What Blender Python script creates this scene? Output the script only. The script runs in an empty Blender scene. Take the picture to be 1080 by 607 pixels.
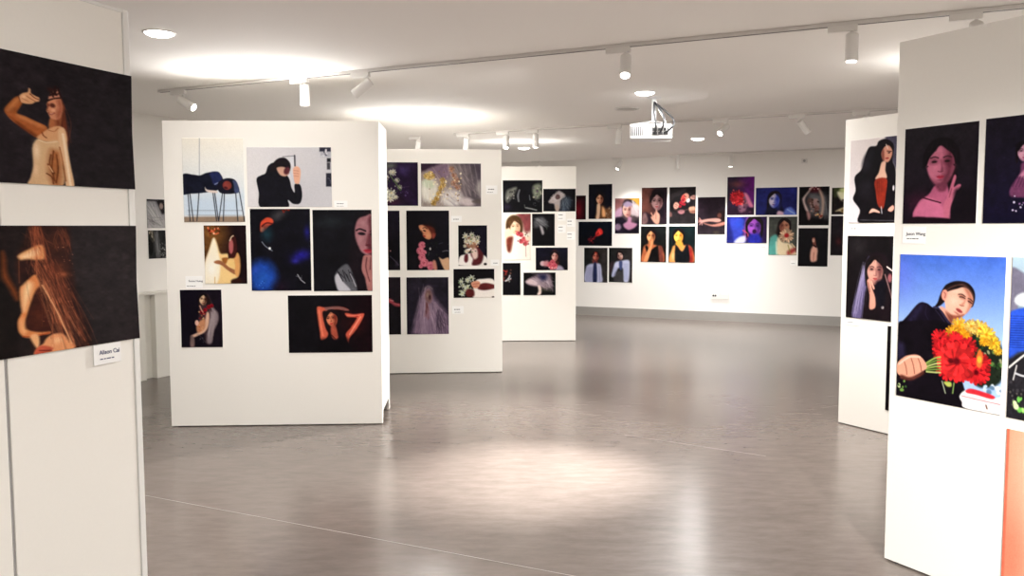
import bpy, bmesh, math, random
import numpy as np
from mathutils import Vector, Matrix
from math import radians, sin, cos, pi

scene = bpy.context.scene
COL = scene.collection

# ------------------------------------------------------------------ camera geometry
S = 1.045                       # metres per fitted unit
CZ = 1.5 * S                    # eye height
F, PITCH, ROLL = 880.5, 0.0721, -0.0026
_fw = Vector((0, cos(PITCH), -sin(PITCH)))
_up0 = Vector((0, sin(PITCH), cos(PITCH)))
_rt0 = Vector((1, 0, 0))
_rt = cos(ROLL) * _rt0 + sin(ROLL) * _up0
_up = -sin(ROLL) * _rt0 + cos(ROLL) * _up0
CAM = Vector((0, 0, CZ))

def ray(px, py):
    return (_fw + _rt * ((px - 540) / F) - _up * ((py - 303.5) / F)).normalized()

def on_z(px, py, z):
    """point of the horizontal plane z seen in that direction of the photograph"""
    d = ray(px, py)
    return CAM + d * ((z - CZ) / d.z)

class Face:
    """a vertical face: origin A, direction angle; u runs along it, z is up, y points into it"""
    def __init__(s, x, y, ang):
        s.A = Vector((x, y, 0)); s.ang = ang
        s.d = Vector((cos(ang), sin(ang), 0)); s.n = Vector((-sin(ang), cos(ang), 0))
    def uz(s, px, py):
        d = ray(px, py)
        t = (s.A - CAM).dot(s.n) / d.dot(s.n)
        P = CAM + d * t
        return (P - s.A).dot(s.d), P.z
    def pt(s, u, y, z):
        return s.A + s.d * u + s.n * y + Vector((0, 0, z))

cd = bpy.data.cameras.new('camera'); cam = bpy.data.objects.new('camera', cd); COL.objects.link(cam)
cd.sensor_fit = 'HORIZONTAL'; cd.sensor_width = 36.0; cd.lens = F / 1080 * 36.0
M3 = Matrix((_rt, _up, -_fw)).transposed()
cam.matrix_world = Matrix.Translation(CAM) @ M3.to_4x4()
cd.clip_start = 0.05
scene.camera = cam

# ------------------------------------------------------------------ materials
def mat(name, col, rough=0.5, metal=0.0, spec=0.5, bump=0.0, scale=30.0, var=0.0, emit=None, estr=0.0):
    m = bpy.data.materials.new(name); m.use_nodes = True
    nt = m.node_tree; b = nt.nodes['Principled BSDF']
    b.inputs['Base Color'].default_value = (*col, 1)
    b.inputs['Roughness'].default_value = rough
    b.inputs['Metallic'].default_value = metal
    b.inputs['Specular IOR Level'].default_value = spec
    if emit:
        b.inputs['Emission Color'].default_value = (*emit, 1); b.inputs['Emission Strength'].default_value = estr
    if bump or var:
        tc = nt.nodes.new('ShaderNodeTexCoord'); nz = nt.nodes.new('ShaderNodeTexNoise')
        nz.inputs['Scale'].default_value = scale; nz.inputs['Detail'].default_value = 4
        nt.links.new(tc.outputs['Object'], nz.inputs['Vector'])
        if bump:
            bp = nt.nodes.new('ShaderNodeBump'); bp.inputs['Strength'].default_value = bump; bp.inputs['Distance'].default_value = 0.002
            nt.links.new(nz.outputs['Fac'], bp.inputs['Height']); nt.links.new(bp.outputs['Normal'], b.inputs['Normal'])
        if var:
            mx = nt.nodes.new('ShaderNodeMix'); mx.data_type = 'RGBA'
            mx.inputs['A'].default_value = (*[c * (1 - var) for c in col], 1)
            mx.inputs['B'].default_value = (*[min(1, c * (1 + var)) for c in col], 1)
            nt.links.new(nz.outputs['Fac'], mx.inputs['Factor']); nt.links.new(mx.outputs['Result'], b.inputs['Base Color'])
    return m

WALL = mat('wall_paint', (0.80, 0.775, 0.74), 0.75, bump=0.05, scale=60)
CEIL = mat('ceiling_paint', (0.87, 0.845, 0.815), 0.85, bump=0.04, scale=50)
BOARD = mat('panel_paint', (0.80, 0.77, 0.715), 0.6, bump=0.04, scale=80, var=0.015)
SEAM = mat('seam_grey', (0.33, 0.32, 0.31), 0.6)
PROFILE = mat('profile_white', (0.76, 0.75, 0.72), 0.35)
METAL = mat('lamp_white_metal', (0.74, 0.72, 0.69), 0.4)
TRACKM = mat('track_white', (0.70, 0.675, 0.65), 0.4)
SLOT = mat('track_slot_dark', (0.05, 0.048, 0.045), 0.6)
BLACK = mat('black_plastic', (0.02, 0.02, 0.022), 0.45)
GREYM = mat('grey_metal', (0.35, 0.34, 0.33), 0.4, metal=0.6)
SKIRT = mat('skirting_grey', (0.30, 0.285, 0.265), 0.4, var=0.06, scale=8)
PAPER = mat('paper_edge', (0.75, 0.74, 0.72), 0.7)
CARD = mat('card_white', (0.86, 0.85, 0.83), 0.6)
INK = mat('card_ink', (0.03, 0.03, 0.04), 0.7)
LENS = mat('lens_lit', (0.9, 0.9, 0.88), 0.3, emit=(1.0, 0.97, 0.92), estr=9.0)
LENS_DIM = mat('lens_frosted', (0.8, 0.79, 0.77), 0.3, emit=(1.0, 0.97, 0.92), estr=1.0)
PLINTH = mat('plinth_white', (0.78, 0.76, 0.70), 0.55, bump=0.03)
VENT = mat('vent_grey', (0.42, 0.40, 0.38), 0.5)
PROJ = mat('projector_white', (0.72, 0.72, 0.73), 0.35)

# prints: the picture is a fine mesh coloured per vertex
PRINT = bpy.data.materials.new('photo_paper'); PRINT.use_nodes = True
_nt = PRINT.node_tree; _b = _nt.nodes['Principled BSDF']
_at = _nt.nodes.new('ShaderNodeAttribute'); _at.attribute_name = 'picture'
_nt.links.new(_at.outputs['Color'], _b.inputs['Base Color'])
_b.inputs['Roughness'].default_value = 0.42; _b.inputs['Specular IOR Level'].default_value = 0.05

def floor_material():
    m = bpy.data.materials.new('floor_vinyl'); m.use_nodes = True
    nt = m.node_tree; b = nt.nodes['Principled BSDF']; N = nt.nodes.new; Lk = nt.links.new
    tc = N('ShaderNodeTexCoord')
    n1 = N('ShaderNodeTexNoise'); n1.inputs['Scale'].default_value = 0.55; n1.inputs['Detail'].default_value = 5
    n2 = N('ShaderNodeTexNoise'); n2.inputs['Scale'].default_value = 5; n2.inputs['Detail'].default_value = 8; n2.inputs['Roughness'].default_value = 0.7
    mp = N('ShaderNodeMapping'); mp.inputs['Rotation'].default_value = (0, 0, radians(25)); mp.inputs['Scale'].default_value = (1.0, 3.0, 1)
    Lk(tc.outputs['Object'], n1.inputs['Vector']); Lk(tc.outputs['Object'], mp.inputs['Vector']); Lk(mp.outputs['Vector'], n2.inputs['Vector'])
    r1 = N('ShaderNodeValToRGB'); r1.color_ramp.elements[0].position = 0.3; r1.color_ramp.elements[1].position = 0.7
    r1.color_ramp.elements[0].color = (0.122, 0.098, 0.086, 1); r1.color_ramp.elements[1].color = (0.165, 0.135, 0.119, 1)
    r2 = N('ShaderNodeValToRGB'); r2.color_ramp.elements[0].position = 0.3; r2.color_ramp.elements[1].position = 0.72
    r2.color_ramp.elements[0].color = (0.82, 0.81, 0.80, 1); r2.color_ramp.elements[1].color = (1.15, 1.15, 1.15, 1)
    Lk(n1.outputs['Fac'], r1.inputs['Fac']); Lk(n2.outputs['Fac'], r2.inputs['Fac'])
    mx = N('ShaderNodeMix'); mx.data_type = 'RGBA'; mx.blend_type = 'MULTIPLY'; mx.inputs['Factor'].default_value = 1
    Lk(r1.outputs['Color'], mx.inputs['A']); Lk(r2.outputs['Color'], mx.inputs['B']); Lk(mx.outputs['Result'], b.inputs['Base Color'])
    rr = N('ShaderNodeMapRange'); rr.inputs['To Min'].default_value = 0.20; rr.inputs['To Max'].default_value = 0.30
    Lk(n2.outputs['Fac'], rr.inputs['Value']); Lk(rr.outputs['Result'], b.inputs['Roughness'])
    bp = N('ShaderNodeBump'); bp.inputs['Strength'].default_value = 0.05; bp.inputs['Distance'].default_value = 0.003
    Lk(n2.outputs['Fac'], bp.inputs['Height']); Lk(bp.outputs['Normal'], b.inputs['Normal'])
    b.inputs['Specular IOR Level'].default_value = 0.55
    return m
FLOOR = floor_material()

# ------------------------------------------------------------------ mesh helpers
def link(name, me, parent=None):
    o = bpy.data.objects.new(name, me); COL.objects.link(o)
    if parent: o.parent = parent
    return o
def obj(name, bm, mats, parent=None, smooth=None):
    me = bpy.data.meshes.new(name)
    bmesh.ops.recalc_face_normals(bm, faces=bm.faces[:])
    bm.to_mesh(me); bm.free()
    for m in (mats if isinstance(mats, (list, tuple)) else [mats]): me.materials.append(m)
    if smooth:
        me.polygons.foreach_set('use_smooth', [True] * len(me.polygons))
        try: me.set_sharp_from_angle(angle=radians(smooth))
        except Exception: pass
    return link(name, me, parent)
def tag(o, label, cat, group=None, kind=None):
    if label: o['label'] = label
    if cat: o['category'] = cat
    if group: o['group'] = group
    if kind: o['kind'] = kind
    return o
def empty(name, loc, rz=0.0):
    o = bpy.data.objects.new(name, None); COL.objects.link(o)
    o.empty_display_size = 0.1; o.location = loc; o.rotation_euler = (0, 0, rz)
    return o
def box(bm, x0, x1, y0, y1, z0, z1, bev=0.0, M=None, mi=0):
    r = bmesh.ops.create_cube(bm, size=1)
    vs = r['verts']
    for v in vs:
        v.co = Vector((x0 + (v.co.x + .5) * (x1 - x0), y0 + (v.co.y + .5) * (y1 - y0), z0 + (v.co.z + .5) * (z1 - z0)))
    if mi:
        for f in {f for v in vs for f in v.link_faces}: f.material_index = mi
    if bev:
        es = list({e for v in vs for e in v.link_edges})
        rr = bmesh.ops.bevel(bm, geom=es, offset=bev, segments=2, affect='EDGES', profile=0.5)
        vs = list({v for f in rr['faces'] for v in f.verts} | {v for v in vs if v.is_valid})
    if M is not None:
        for v in vs: v.co = M @ v.co
    return vs
def lathe(bm, prof, n=24, M=None, mi=0, caps=True):
    """profile [(r, z), ...] turned round z"""
    rings = []
    for r, z in prof:
        ring = [bm.verts.new((r * cos(2 * pi * k / n), r * sin(2 * pi * k / n), z)) for k in range(n)]
        rings.append(ring)
    fs = []
    for a, b in zip(rings, rings[1:]):
        for k in range(n):
            fs.append(bm.faces.new((a[k], a[(k + 1) % n], b[(k + 1) % n], b[k])))
    if caps:
        fs.append(bm.faces.new(rings[0][::-1])); fs.append(bm.faces.new(rings[-1]))
    for f in fs: f.material_index = mi
    if M is not None:
        for ring in rings:
            for v in ring: v.co = M @ v.co
def prism(bm, pts, y0, y1, M=None):
    """polygon in x,z pushed from y0 to y1"""
    a = [bm.verts.new((x, y0, z)) for x, z in pts]; b = [bm.verts.new((x, y1, z)) for x, z in pts]
    n = len(pts)
    bm.faces.new(a); bm.faces.new(b[::-1])
    for k in range(n): bm.faces.new((a[k], b[k], b[(k + 1) % n], a[(k + 1) % n]))
    if M is not None:
        for v in a + b: v.co = M @ v.co
def tube(bm, pts, r, n=8):
    pts = [Vector(p) for p in pts]; rings = []
    for i, p in enumerate(pts):
        t = (pts[min(i + 1, len(pts) - 1)] - pts[max(i - 1, 0)]).normalized()
        a = t.orthogonal().normalized(); b = t.cross(a)
        if rings:
            prev = (rings[-1][0].co - pts[i - 1]); a = (prev - t * prev.dot(t)).normalized(); b = t.cross(a)
        rings.append([bm.verts.new(p + (a * cos(2 * pi * k / n) + b * sin(2 * pi * k / n)) * r) for k in range(n)])
    for a, b in zip(rings, rings[1:]):
        for k in range(n): bm.faces.new((a[k], a[(k + 1) % n], b[(k + 1) % n], b[k]))
    bm.faces.new(rings[0][::-1]); bm.faces.new(rings[-1])
def bez(p0, p1, p2, p3, n=14):
    p0, p1, p2, p3 = map(Vector, (p0, p1, p2, p3)); out = []
    for i in range(n + 1):
        t = i / n; out.append(p0 * (1 - t) ** 3 + p1 * 3 * t * (1 - t) ** 2 + p2 * 3 * t * t * (1 - t) + p3 * t ** 3)
    return out

# ------------------------------------------------------------------ the room
ANG = radians(-25.1)                                  # direction of the far wall
D = Vector((cos(ANG), sin(ANG), 0)); NV = Vector((-sin(ANG), cos(ANG), 0))
CEIL_Z = (1.5 + 1.150) * S
BACK = 13.50 * S
LEFT = -6.95 * S
RIGHT = 5.2 * S
REAR = -3.6 * S
def room(a, b, z): return D * a + NV * b + Vector((0, 0, z))
def slab(name, corners, t, m, kind='structure'):
    """thick slab from 4 inner corners, pushed outwards along the vector t"""
    bm = bmesh.new()
    a = [bm.verts.new(c) for c in corners]; b = [bm.verts.new(c + t) for c in corners]
    bm.faces.new(a); bm.faces.new(b[::-1])
    for k in range(4): bm.faces.new((a[k], b[k], b[(k + 1) % 4], a[(k + 1) % 4]))
    o = obj(name, bm, m); o['kind'] = kind; return o
T = 0.15
slab('floor', [room(LEFT - T, REAR - T, 0), room(RIGHT + T, REAR - T, 0), room(RIGHT + T, BACK + T, 0), room(LEFT - T, BACK + T, 0)], Vector((0, 0, -T)), FLOOR)
slab('ceiling', [room(LEFT - T, REAR - T, CEIL_Z), room(RIGHT + T, REAR - T, CEIL_Z), room(RIGHT + T, BACK + T, CEIL_Z), room(LEFT - T, BACK + T, CEIL_Z)], Vector((0, 0, T)), CEIL)
slab('wall_back', [room(LEFT, BACK, 0), room(RIGHT, BACK, 0), room(RIGHT, BACK, CEIL_Z), room(LEFT, BACK, CEIL_Z)], NV * T, WALL)
slab('wall_left', [room(LEFT, REAR, 0), room(LEFT, BACK, 0), room(LEFT, BACK, CEIL_Z), room(LEFT, REAR, CEIL_Z)], -D * T, WALL)
slab('wall_right', [room(RIGHT, REAR, 0), room(RIGHT, BACK, 0), room(RIGHT, BACK, CEIL_Z), room(RIGHT, REAR, CEIL_Z)], D * T, WALL)
slab('wall_rear', [room(LEFT, REAR, 0), room(RIGHT, REAR, 0), room(RIGHT, REAR, CEIL_Z), room(LEFT, REAR, CEIL_Z)], -NV * T, WALL)

WB = Face(*(NV * BACK).xy, ANG)
WL = Face(*(D * LEFT).xy, ANG + pi / 2)
def skirting(name, f, u0, u1):
    bm = bmesh.new()
    prism(bm, [(u0, 0.0), (u1, 0.0), (u1, 0.15), (u0, 0.15)], -0.014, 0.0)
    o = obj(name, bm, SKIRT); o.location = f.A; o.rotation_euler = (0, 0, f.ang); o['kind'] = 'structure'
skirting('baseboard_back', WB, LEFT + .02, RIGHT - .02)
skirting('baseboard_left', WL, REAR + .02, BACK - .02)

# joints between the floor sheets
def joint(name, p, q, w, ext):
    p = on_z(*p, 0); q = on_z(*q, 0); d = (q - p).normalized(); s = Vector((-d.y, d.x, 0)) * w / 2
    p = p - d * ext; q = q + d * ext
    bm = bmesh.new()
    a = [bm.verts.new(c + Vector((0, 0, 0.0004))) for c in (p - s, q - s, q + s, p + s)]
    b = [bm.verts.new(c + Vector((0, 0, -0.002))) for c in (p - s, q - s, q + s, p + s)]
    bm.faces.new(a); bm.faces.new(b[::-1])
    for k in range(4): bm.faces.new((a[k], b[k], b[(k + 1) % 4], a[(k + 1) % 4]))
    o = obj(name, bm, JOINT); o['kind'] = 'structure'
JOINT = mat('joint_weld', (0.32, 0.285, 0.262), 0.3)
joint('trim_1', (158, 523), (600, 606), 0.004, 1.2)
joint('trim_2', (690, 463), (770, 475), 0.0025, .25)

# ------------------------------------------------------------------ exhibition panels
PH = 2.2956 * S
def box_panel(face, w, depth, label, notch=False):
    """free-standing box partition; local origin at the left end of its front"""
    t = 0.018; g = 0.007
    root = empty('room_divider', face.A, face.ang)
    tag(root, label, 'partition', 'free-standing white display panels')
    bm = bmesh.new(); box(bm, 0, w, 0, t, g, PH, 0.0015); obj('front_board', bm, BOARD, root)
    bm = bmesh.new(); box(bm, 0, w, depth - t, depth, g, PH, 0.0015); obj('back_board', bm, BOARD, root)
    for x0, nt in ((0, False), (w - t, notch)):
        bm = bmesh.new()
        y0, y1 = t, depth - t
        if nt: pts = [(y0, g), (y0 + .03, g), (y0 + .05, .10), (y1 - .05, .115), (y1 - .05, g), (y1, g), (y1, PH), (y0, PH)]
        else: pts = [(y0, g), (y1, g), (y1, PH), (y0, PH)]
        a = [bm.verts.new((x0, y, z)) for y, z in pts]; b = [bm.verts.new((x0 + t, y, z)) for y, z in pts]
        bm.faces.new(a); bm.faces.new(b[::-1])
        for k in range(len(pts)): bm.faces.new((a[k], b[k], b[(k + 1) % len(pts)], a[(k + 1) % len(pts)]))
        obj('side_board', bm, BOARD, root)
    bm = bmesh.new(); box(bm, t, w - t, t, depth - t, PH - .05, PH - .032); obj('top_board', bm, BOARD, root)
    for x in (.06, w - .06):
        for y in (.009, depth - .009):
            bm = bmesh.new(); lathe(bm, [(.008, 0), (.008, g + .002)], 12, Matrix.Translation((x, y, 0))); obj('foot', bm, BLACK, root)
    return root
FM = Face(-2.5836 * S, 6.2401 * S, radians(2.6)); WM = 1.590 * S; DM = 0.5595 * S
A2 = radians(4.0); W2 = WM
F2 = Face(-.1033 * S - cos(A2) * W2, 8.6068 * S - sin(A2) * W2, A2)
A3 = radians(1.0)
F3 = Face(.8427 * S - cos(A3) * WM, 11.004 * S - sin(A3) * WM, A3)
FR1 = Face(1.6814 * S, 3.681 * S, radians(-60.81))
FR2 = Face(2.5016 * S, 6.3203 * S, radians(-60.81))
box_panel(FM, WM, DM, 'large white display panel at centre left with seven photographs, notch in its side foot', True)
box_panel(F2, W2, DM, 'white display panel behind the centre left one, hung with flower and veil photographs')
box_panel(F3, WM, DM, 'farthest white display panel, left of the back wall photographs, with small dark prints')
box_panel(FR1, WM, DM, 'nearest right white display panel carrying the red and yellow flower portrait')
box_panel(FR2, WM, DM, 'white display panel half hidden behind the right flower portrait panel')

# left foreground partition: modules between slim vertical profiles
FL = Face(-1.41 * S, 3.1332 * S, radians(68.86))
uL = FL.uz(6, 378)[0] * .5 + FL.uz(17, 605)[0] * .5
rootL = empty('room_divider', FL.A, FL.ang)
tag(rootL, 'white partition in the left foreground, modules framed by slim vertical profiles', 'partition', 'free-standing white display panels')
_mod = -uL
for k in range(2):
    x1 = -.030 - k * (_mod) ; x0 = -(k + 1) * _mod + .006
    if k: x1 = -k * _mod - .006
    bm = bmesh.new(); box(bm, x0, x1, 0.0, .03, .012, PH - .012, .002); obj('board', bm, BOARD, rootL)
for x0, x1, m, nm in ((-.027, 0, PROFILE, 'end_profile'), (-_mod - .004, -_mod + .004, SEAM, 'seam_profile'), (-2 * _mod - .02, -2 * _mod + .003, PROFILE, 'end_profile')):
    bm = bmesh.new(); box(bm, x0, x1, 0.002 if m is SEAM else -.003, .036, 0, PH - (.004 if m is SEAM else 0), .002); obj(nm, bm, m, rootL)
bm = bmesh.new(); box(bm, -.0305, -.0265, .004, .03, .012, PH - .012); obj('seam_profile', bm, SEAM, rootL)
bm = bmesh.new(); box(bm, -2 * _mod + .004, -.0275, -.002, .034, PH - .0125, PH, .002); obj('top_profile', bm, PROFILE, rootL)
bm = bmesh.new(); box(bm, -2 * _mod + .004, -.0275, -.002, .034, 0, .0125, .002); obj('bottom_profile', bm, PROFILE, rootL)
# ------------------------------------------------------------------ the pictures on the prints
rng = np.random.default_rng(7)
def C(c): return np.array(c, float) / 255.0
def catmull(P, closed, k=6):
    P = np.asarray(P, float); n = len(P); out = []
    rngi = range(n) if closed else range(n - 1)
    for i in rngi:
        if closed: p0, p1, p2, p3 = P[(i - 1) % n], P[i], P[(i + 1) % n], P[(i + 2) % n]
        else: p0, p1, p2, p3 = P[max(i - 1, 0)], P[i], P[i + 1], P[min(i + 2, n - 1)]
        for j in range(k):
            t = j / k
            out.append(.5 * (2 * p1 + (p2 - p0) * t + (2 * p0 - 5 * p1 + 4 * p2 - p3) * t * t + (3 * p1 - p0 - 3 * p2 + p3) * t ** 3))
    if not closed: out.append(P[-1])
    return np.array(out)

class Art:
    """a small picture painted in numbers: x and y run 0..1 across and down the print"""
    def __init__(s, W, H, bg):
        s.W, s.H = W, H
        s.a = np.ones((H, W, 3)) * C(bg)
        s.X, s.Y = np.meshgrid(np.linspace(0, W, W), np.linspace(0, H, H))
    def put(s, m, col):
        m = np.clip(m, 0, 1)[..., None]; s.a = s.a * (1 - m) + C(col) * m
    def grad(s, c0, c1, ax=1, x0=0., x1=1.):
        t = ((s.Y / s.H if ax else s.X / s.W) - x0) / (x1 - x0); t = np.clip(t, 0, 1)[..., None]
        s.a = C(c0) * (1 - t) + C(c1) * t
    def q(s, cx, cy, rx, ry, rot=0):
        dx = s.X - cx * s.W; dy = s.Y - cy * s.H; c, n = math.cos(rot), math.sin(rot)
        return np.hypot((dx * c + dy * n) / (rx * s.W), (-dx * n + dy * c) / (ry * s.H))
    def ell(s, cx, cy, rx, ry, col, rot=0, soft=.25, al=1.):
        s.put(al * ((1 - s.q(cx, cy, rx, ry, rot)) / soft + .5), col)
    def glow(s, cx, cy, rx, ry, col, al=1., rot=0):
        s.put(al * np.exp(-1.6 * s.q(cx, cy, rx, ry, rot) ** 2), col)
    def poly(s, pts, col, soft=1.4, al=1., smooth=True):
        P = np.asarray(pts, float) * [s.W, s.H]
        if smooth: P = catmull(P, True, 5)
        ins = np.zeros(s.X.shape, bool); d2 = np.full(s.X.shape, 1e9)
        for (x0, y0), (x1, y1) in zip(P, np.roll(P, -1, 0)):
            c = (y0 > s.Y) != (y1 > s.Y)
            if y1 != y0: ins ^= c & (s.X < (x1 - x0) * (s.Y - y0) / (y1 - y0) + x0)
            ex, ey = x1 - x0, y1 - y0; L = ex * ex + ey * ey + 1e-9
            t = np.clip(((s.X - x0) * ex + (s.Y - y0) * ey) / L, 0, 1)
            d2 = np.minimum(d2, (s.X - x0 - t * ex) ** 2 + (s.Y - y0 - t * ey) ** 2)
        d = np.sqrt(d2) * np.where(ins, 1, -1)
        s.put(al * (d / soft + .5), col)
    def line(s, pts, w, col, al=1., taper=False, soft=1.2, smooth=True):
        P = np.asarray(pts, float) * [s.W, s.H]
        if smooth and len(P) > 2: P = catmull(P, False, 5)
        r = w * s.H / 2; best = np.full(s.X.shape, -1e9); n = len(P) - 1
        for i in range(n):
            (x0, y0), (x1, y1) = P[i], P[i + 1]
            ex, ey = x1 - x0, y1 - y0; L = ex * ex + ey * ey + 1e-9
            t = np.clip(((s.X - x0) * ex + (s.Y - y0) * ey) / L, 0, 1)
            rr = r * (1 - (i + t) / n * .8) if taper else r
            best = np.maximum(best, rr - np.hypot(s.X - x0 - t * ex, s.Y - y0 - t * ey))
        s.put(al * (best / soft + .5), col)
    def hairs(s, n, a, b, sp, w, col, al=.6, curl=.03):
        a = np.array(a); b = np.array(b)
        for _ in range(n):
            o = rng.normal(0, 1, 2) * sp; e = rng.normal(0, 1, 2) * sp * 1.6
            p = a + o; r = b + o + e; m = (p + r) / 2 + rng.normal(0, curl, 2)
            s.line([p, m, r], w, col, al * rng.uniform(.4, 1))
    def specks(s, n, box, r, cols, al=.9):
        for _ in range(n):
            x = rng.uniform(box[0], box[2]); y = rng.uniform(box[1], box[3]); k = rng.uniform(.5, 1.2)
            s.ell(x, y, r * k * s.H / s.W, r * k * rng.uniform(.6, 1.1), cols[rng.integers(len(cols))], rng.uniform(0, 3), .5, al)
    def flower(s, cx, cy, r, col, dark, n=14, core=None):
        f = s.H / s.W
        for ring, k in ((1., 0), (.66, .5)):
            for i in range(n):
                t = 2 * pi * (i + k) / n + rng.uniform(-.08, .08)
                c = np.array(col) * rng.uniform(.62, 1.12)
                L = r * ring * rng.uniform(.85, 1.05)
                s.line([(cx, cy), (cx + cos(t) * L * f, cy + sin(t) * L)], r * .26, np.minimum(c, 255), .95)
                s.line([(cx + cos(t + .2) * L * .4 * f, cy + sin(t + .2) * L * .4), (cx + cos(t + .2) * L * f, cy + sin(t + .2) * L)], r * .07, dark, .75)
        s.ell(cx, cy, r * .22 * f, r * .22, core or dark, 0, .6, .8)
    def rose(s, cx, cy, r, col, dark):
        f = s.H / s.W
        s.ell(cx, cy, r * f, r, col, 0, .3)
        for k in range(5):
            t = rng.uniform(0, 6.28); q = r * (.3 + .14 * k)
            s.line([(cx + cos(t + j * .5) * q * f, cy + sin(t + j * .5) * q) for j in range(5)], r * .13, dark, .6)
        s.ell(cx, cy, r * .2 * f, r * .2, dark, 0, .6, .7)
    def face(s, cx, cy, r, skin, dark, rot=0., turn=0., lips=(150, 45, 50), side=1, al=1., fine=True, brow=(30, 20, 20), hair=(20, 13, 15), long=True):
        """head seen from the front, r = half its height as a share of the picture's height; side = the shaded cheek"""
        c, n = cos(rot), sin(rot); H, W = s.H, s.W
        def L(x, y): return (cx + (x * c - y * n) * r * H / W, cy + (x * n + y * c) * r)
        out = [(-.02, -1.0), (.5, -.85), (.72, -.3), (.68, .2), (.5, .65), (.18, .98), (-.14, .98), (-.48, .65), (-.68, .2), (-.72, -.3), (-.5, -.85)]
        k = r * H
        s.poly([L(x, y) for x, y in out], skin, max(1.2, k * .10), al)
        if side:
            sh = [(.16 * side, -1.), (.5 * side, -.85), (.74 * side, -.3), (.7 * side, .2), (.5 * side, .68), (.15 * side, .98), (.06 * side, .6), (.2 * side, .3), (.1 * side, -.05), (.2 * side, -.4)]
            s.poly([L(x, y) for x, y in sh], dark, max(1.5, k * .3), .75 * al)
        s.glow(*L(-.3 * (side or 1), .15), r * .24 * H / W, r * .24, np.minimum(np.array(skin) * 1.1 + 6, 255), .4 * al)
        s.glow(*L(-.15 * (side or 1), -.65), r * .36 * H / W, r * .18, np.minimum(np.array(skin) * 1.1 + 6, 255), .4 * al)
        s.poly([L(x, y) for x, y in ((-.5, .62), (0, .8), (.5, .62), (.2, 1.02), (-.2, 1.02))], dark, k * .2, .5 * al)
        if fine:
            mid = (np.array(brow) * .6 + np.array(dark) * .4)
            for e in (-1, 1):
                x = .32 * e + turn * .25
                s.ell(*L(x, -.16), r * .26 * H / W, r * .17, dark, rot, .9, .45 * al)
                s.line([L(x - .19, -.31), L(x, -.36), L(x + .19, -.30)], r * .07, mid, .75 * al)
                s.ell(*L(x, -.13), r * .14 * H / W, r * .055, brow, rot, .6, .85 * al)
            s.poly([L(x, y) for x, y in ((turn * .3, -.2), (turn * .3 + .13 * (side or 1), .26), (turn * .3, .34), (turn * .3 + .03 * (side or 1), .1))], dark, k * .08, .6 * al)
            s.line([L(turn * .28 - .13, .31), L(turn * .28, .35), L(turn * .28 + .13, .31)], r * .05, dark, .75 * al)
            s.poly([L(turn * .25 + x, y) for x, y in ((-.2, .56), (-.07, .51), (0, .53), (.07, .51), (.2, .56), (.08, .65), (-.08, .65))], lips, k * .05, .9 * al)
            s.line([L(turn * .25 - .18, .565), L(turn * .25, .575), L(turn * .25 + .18, .565)], r * .025, dark, .8 * al)
            s.ell(*L(turn * .22, .72), r * .16 * H / W, r * .04, dark, rot, .9, .4 * al)
        if hair is not None:
            b = 1.15 if long else .05
            s.poly([L(x, y) for x, y in ((-.80, b), (-.92, .1), (-.86, -.6), (-.45, -1.12), (.05, -1.22), (.5, -1.1), (.88, -.6), (.94, .1), (.82, b), (.62, b * .8), (.70, .1), (.58, -.38), (.2, -.72), (-.06, -.86), (-.3, -.62), (-.58, -.3), (-.70, .1), (-.62, b * .8))], hair, max(1.2, k * .07), .97 * al)
            for j in range(10):
                x = rng.uniform(-.85, .85); q = L(x, -1.05 + .5 * x * x); q2 = L(x * 1.12, rng.uniform(-.4, b)) if abs(x) > .5 else L(x * 1.5, -.62)
                s.line([q, L(x * 1.15, -.7), q2], r * .035, np.array(hair) * 1.9 + 6, .45 * al)
    def mottle(s):
        """camera softness and uneven tone of a real photograph"""
        p = np.pad(s.a, ((1, 1), (1, 1), (0, 0)), 'edge')
        s.a = (4 * s.a + p[:-2, 1:-1] + p[2:, 1:-1] + p[1:-1, :-2] + p[1:-1, 2:]) / 8
        for cell, amp in ((5, .07), (11, .08), (26, .08)):
            gh, gw = s.H // cell + 3, s.W // cell + 3
            n = rng.normal(0, 1, (gh, gw)); y = np.linspace(0, gh - 1.001, s.H); x = np.linspace(0, gw - 1.001, s.W)
            iy, ix = y.astype(int), x.astype(int); fy = (y - iy)[:, None]; fx = (x - ix)[None]
            fy = fy * fy * (3 - 2 * fy); fx = fx * fx * (3 - 2 * fx)
            v = n[np.ix_(iy, ix)] * (1 - fy) * (1 - fx) + n[np.ix_(np.minimum(iy + 1, gh - 1), ix)] * fy * (1 - fx) + n[np.ix_(iy, np.minimum(ix + 1, gw - 1))] * (1 - fy) * fx + n[np.ix_(np.minimum(iy + 1, gh - 1), np.minimum(ix + 1, gw - 1))] * fy * fx
            lum = s.a.mean(2, keepdims=True)
            s.a = s.a * (1 + amp * v[..., None] * np.clip(1.05 - 1.5 * lum, .03, 1))
    def grain(s, amp=.02):
        s.a = s.a + rng.normal(0, 1, (s.H, s.W, 1)) * amp * (.25 + s.a.mean(2, keepdims=True))

def lin(a):
    a = np.clip(a, 0, 1); return np.where(a <= .04045, a / 12.92, ((a + .055) / 1.055) ** 2.4)

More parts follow.
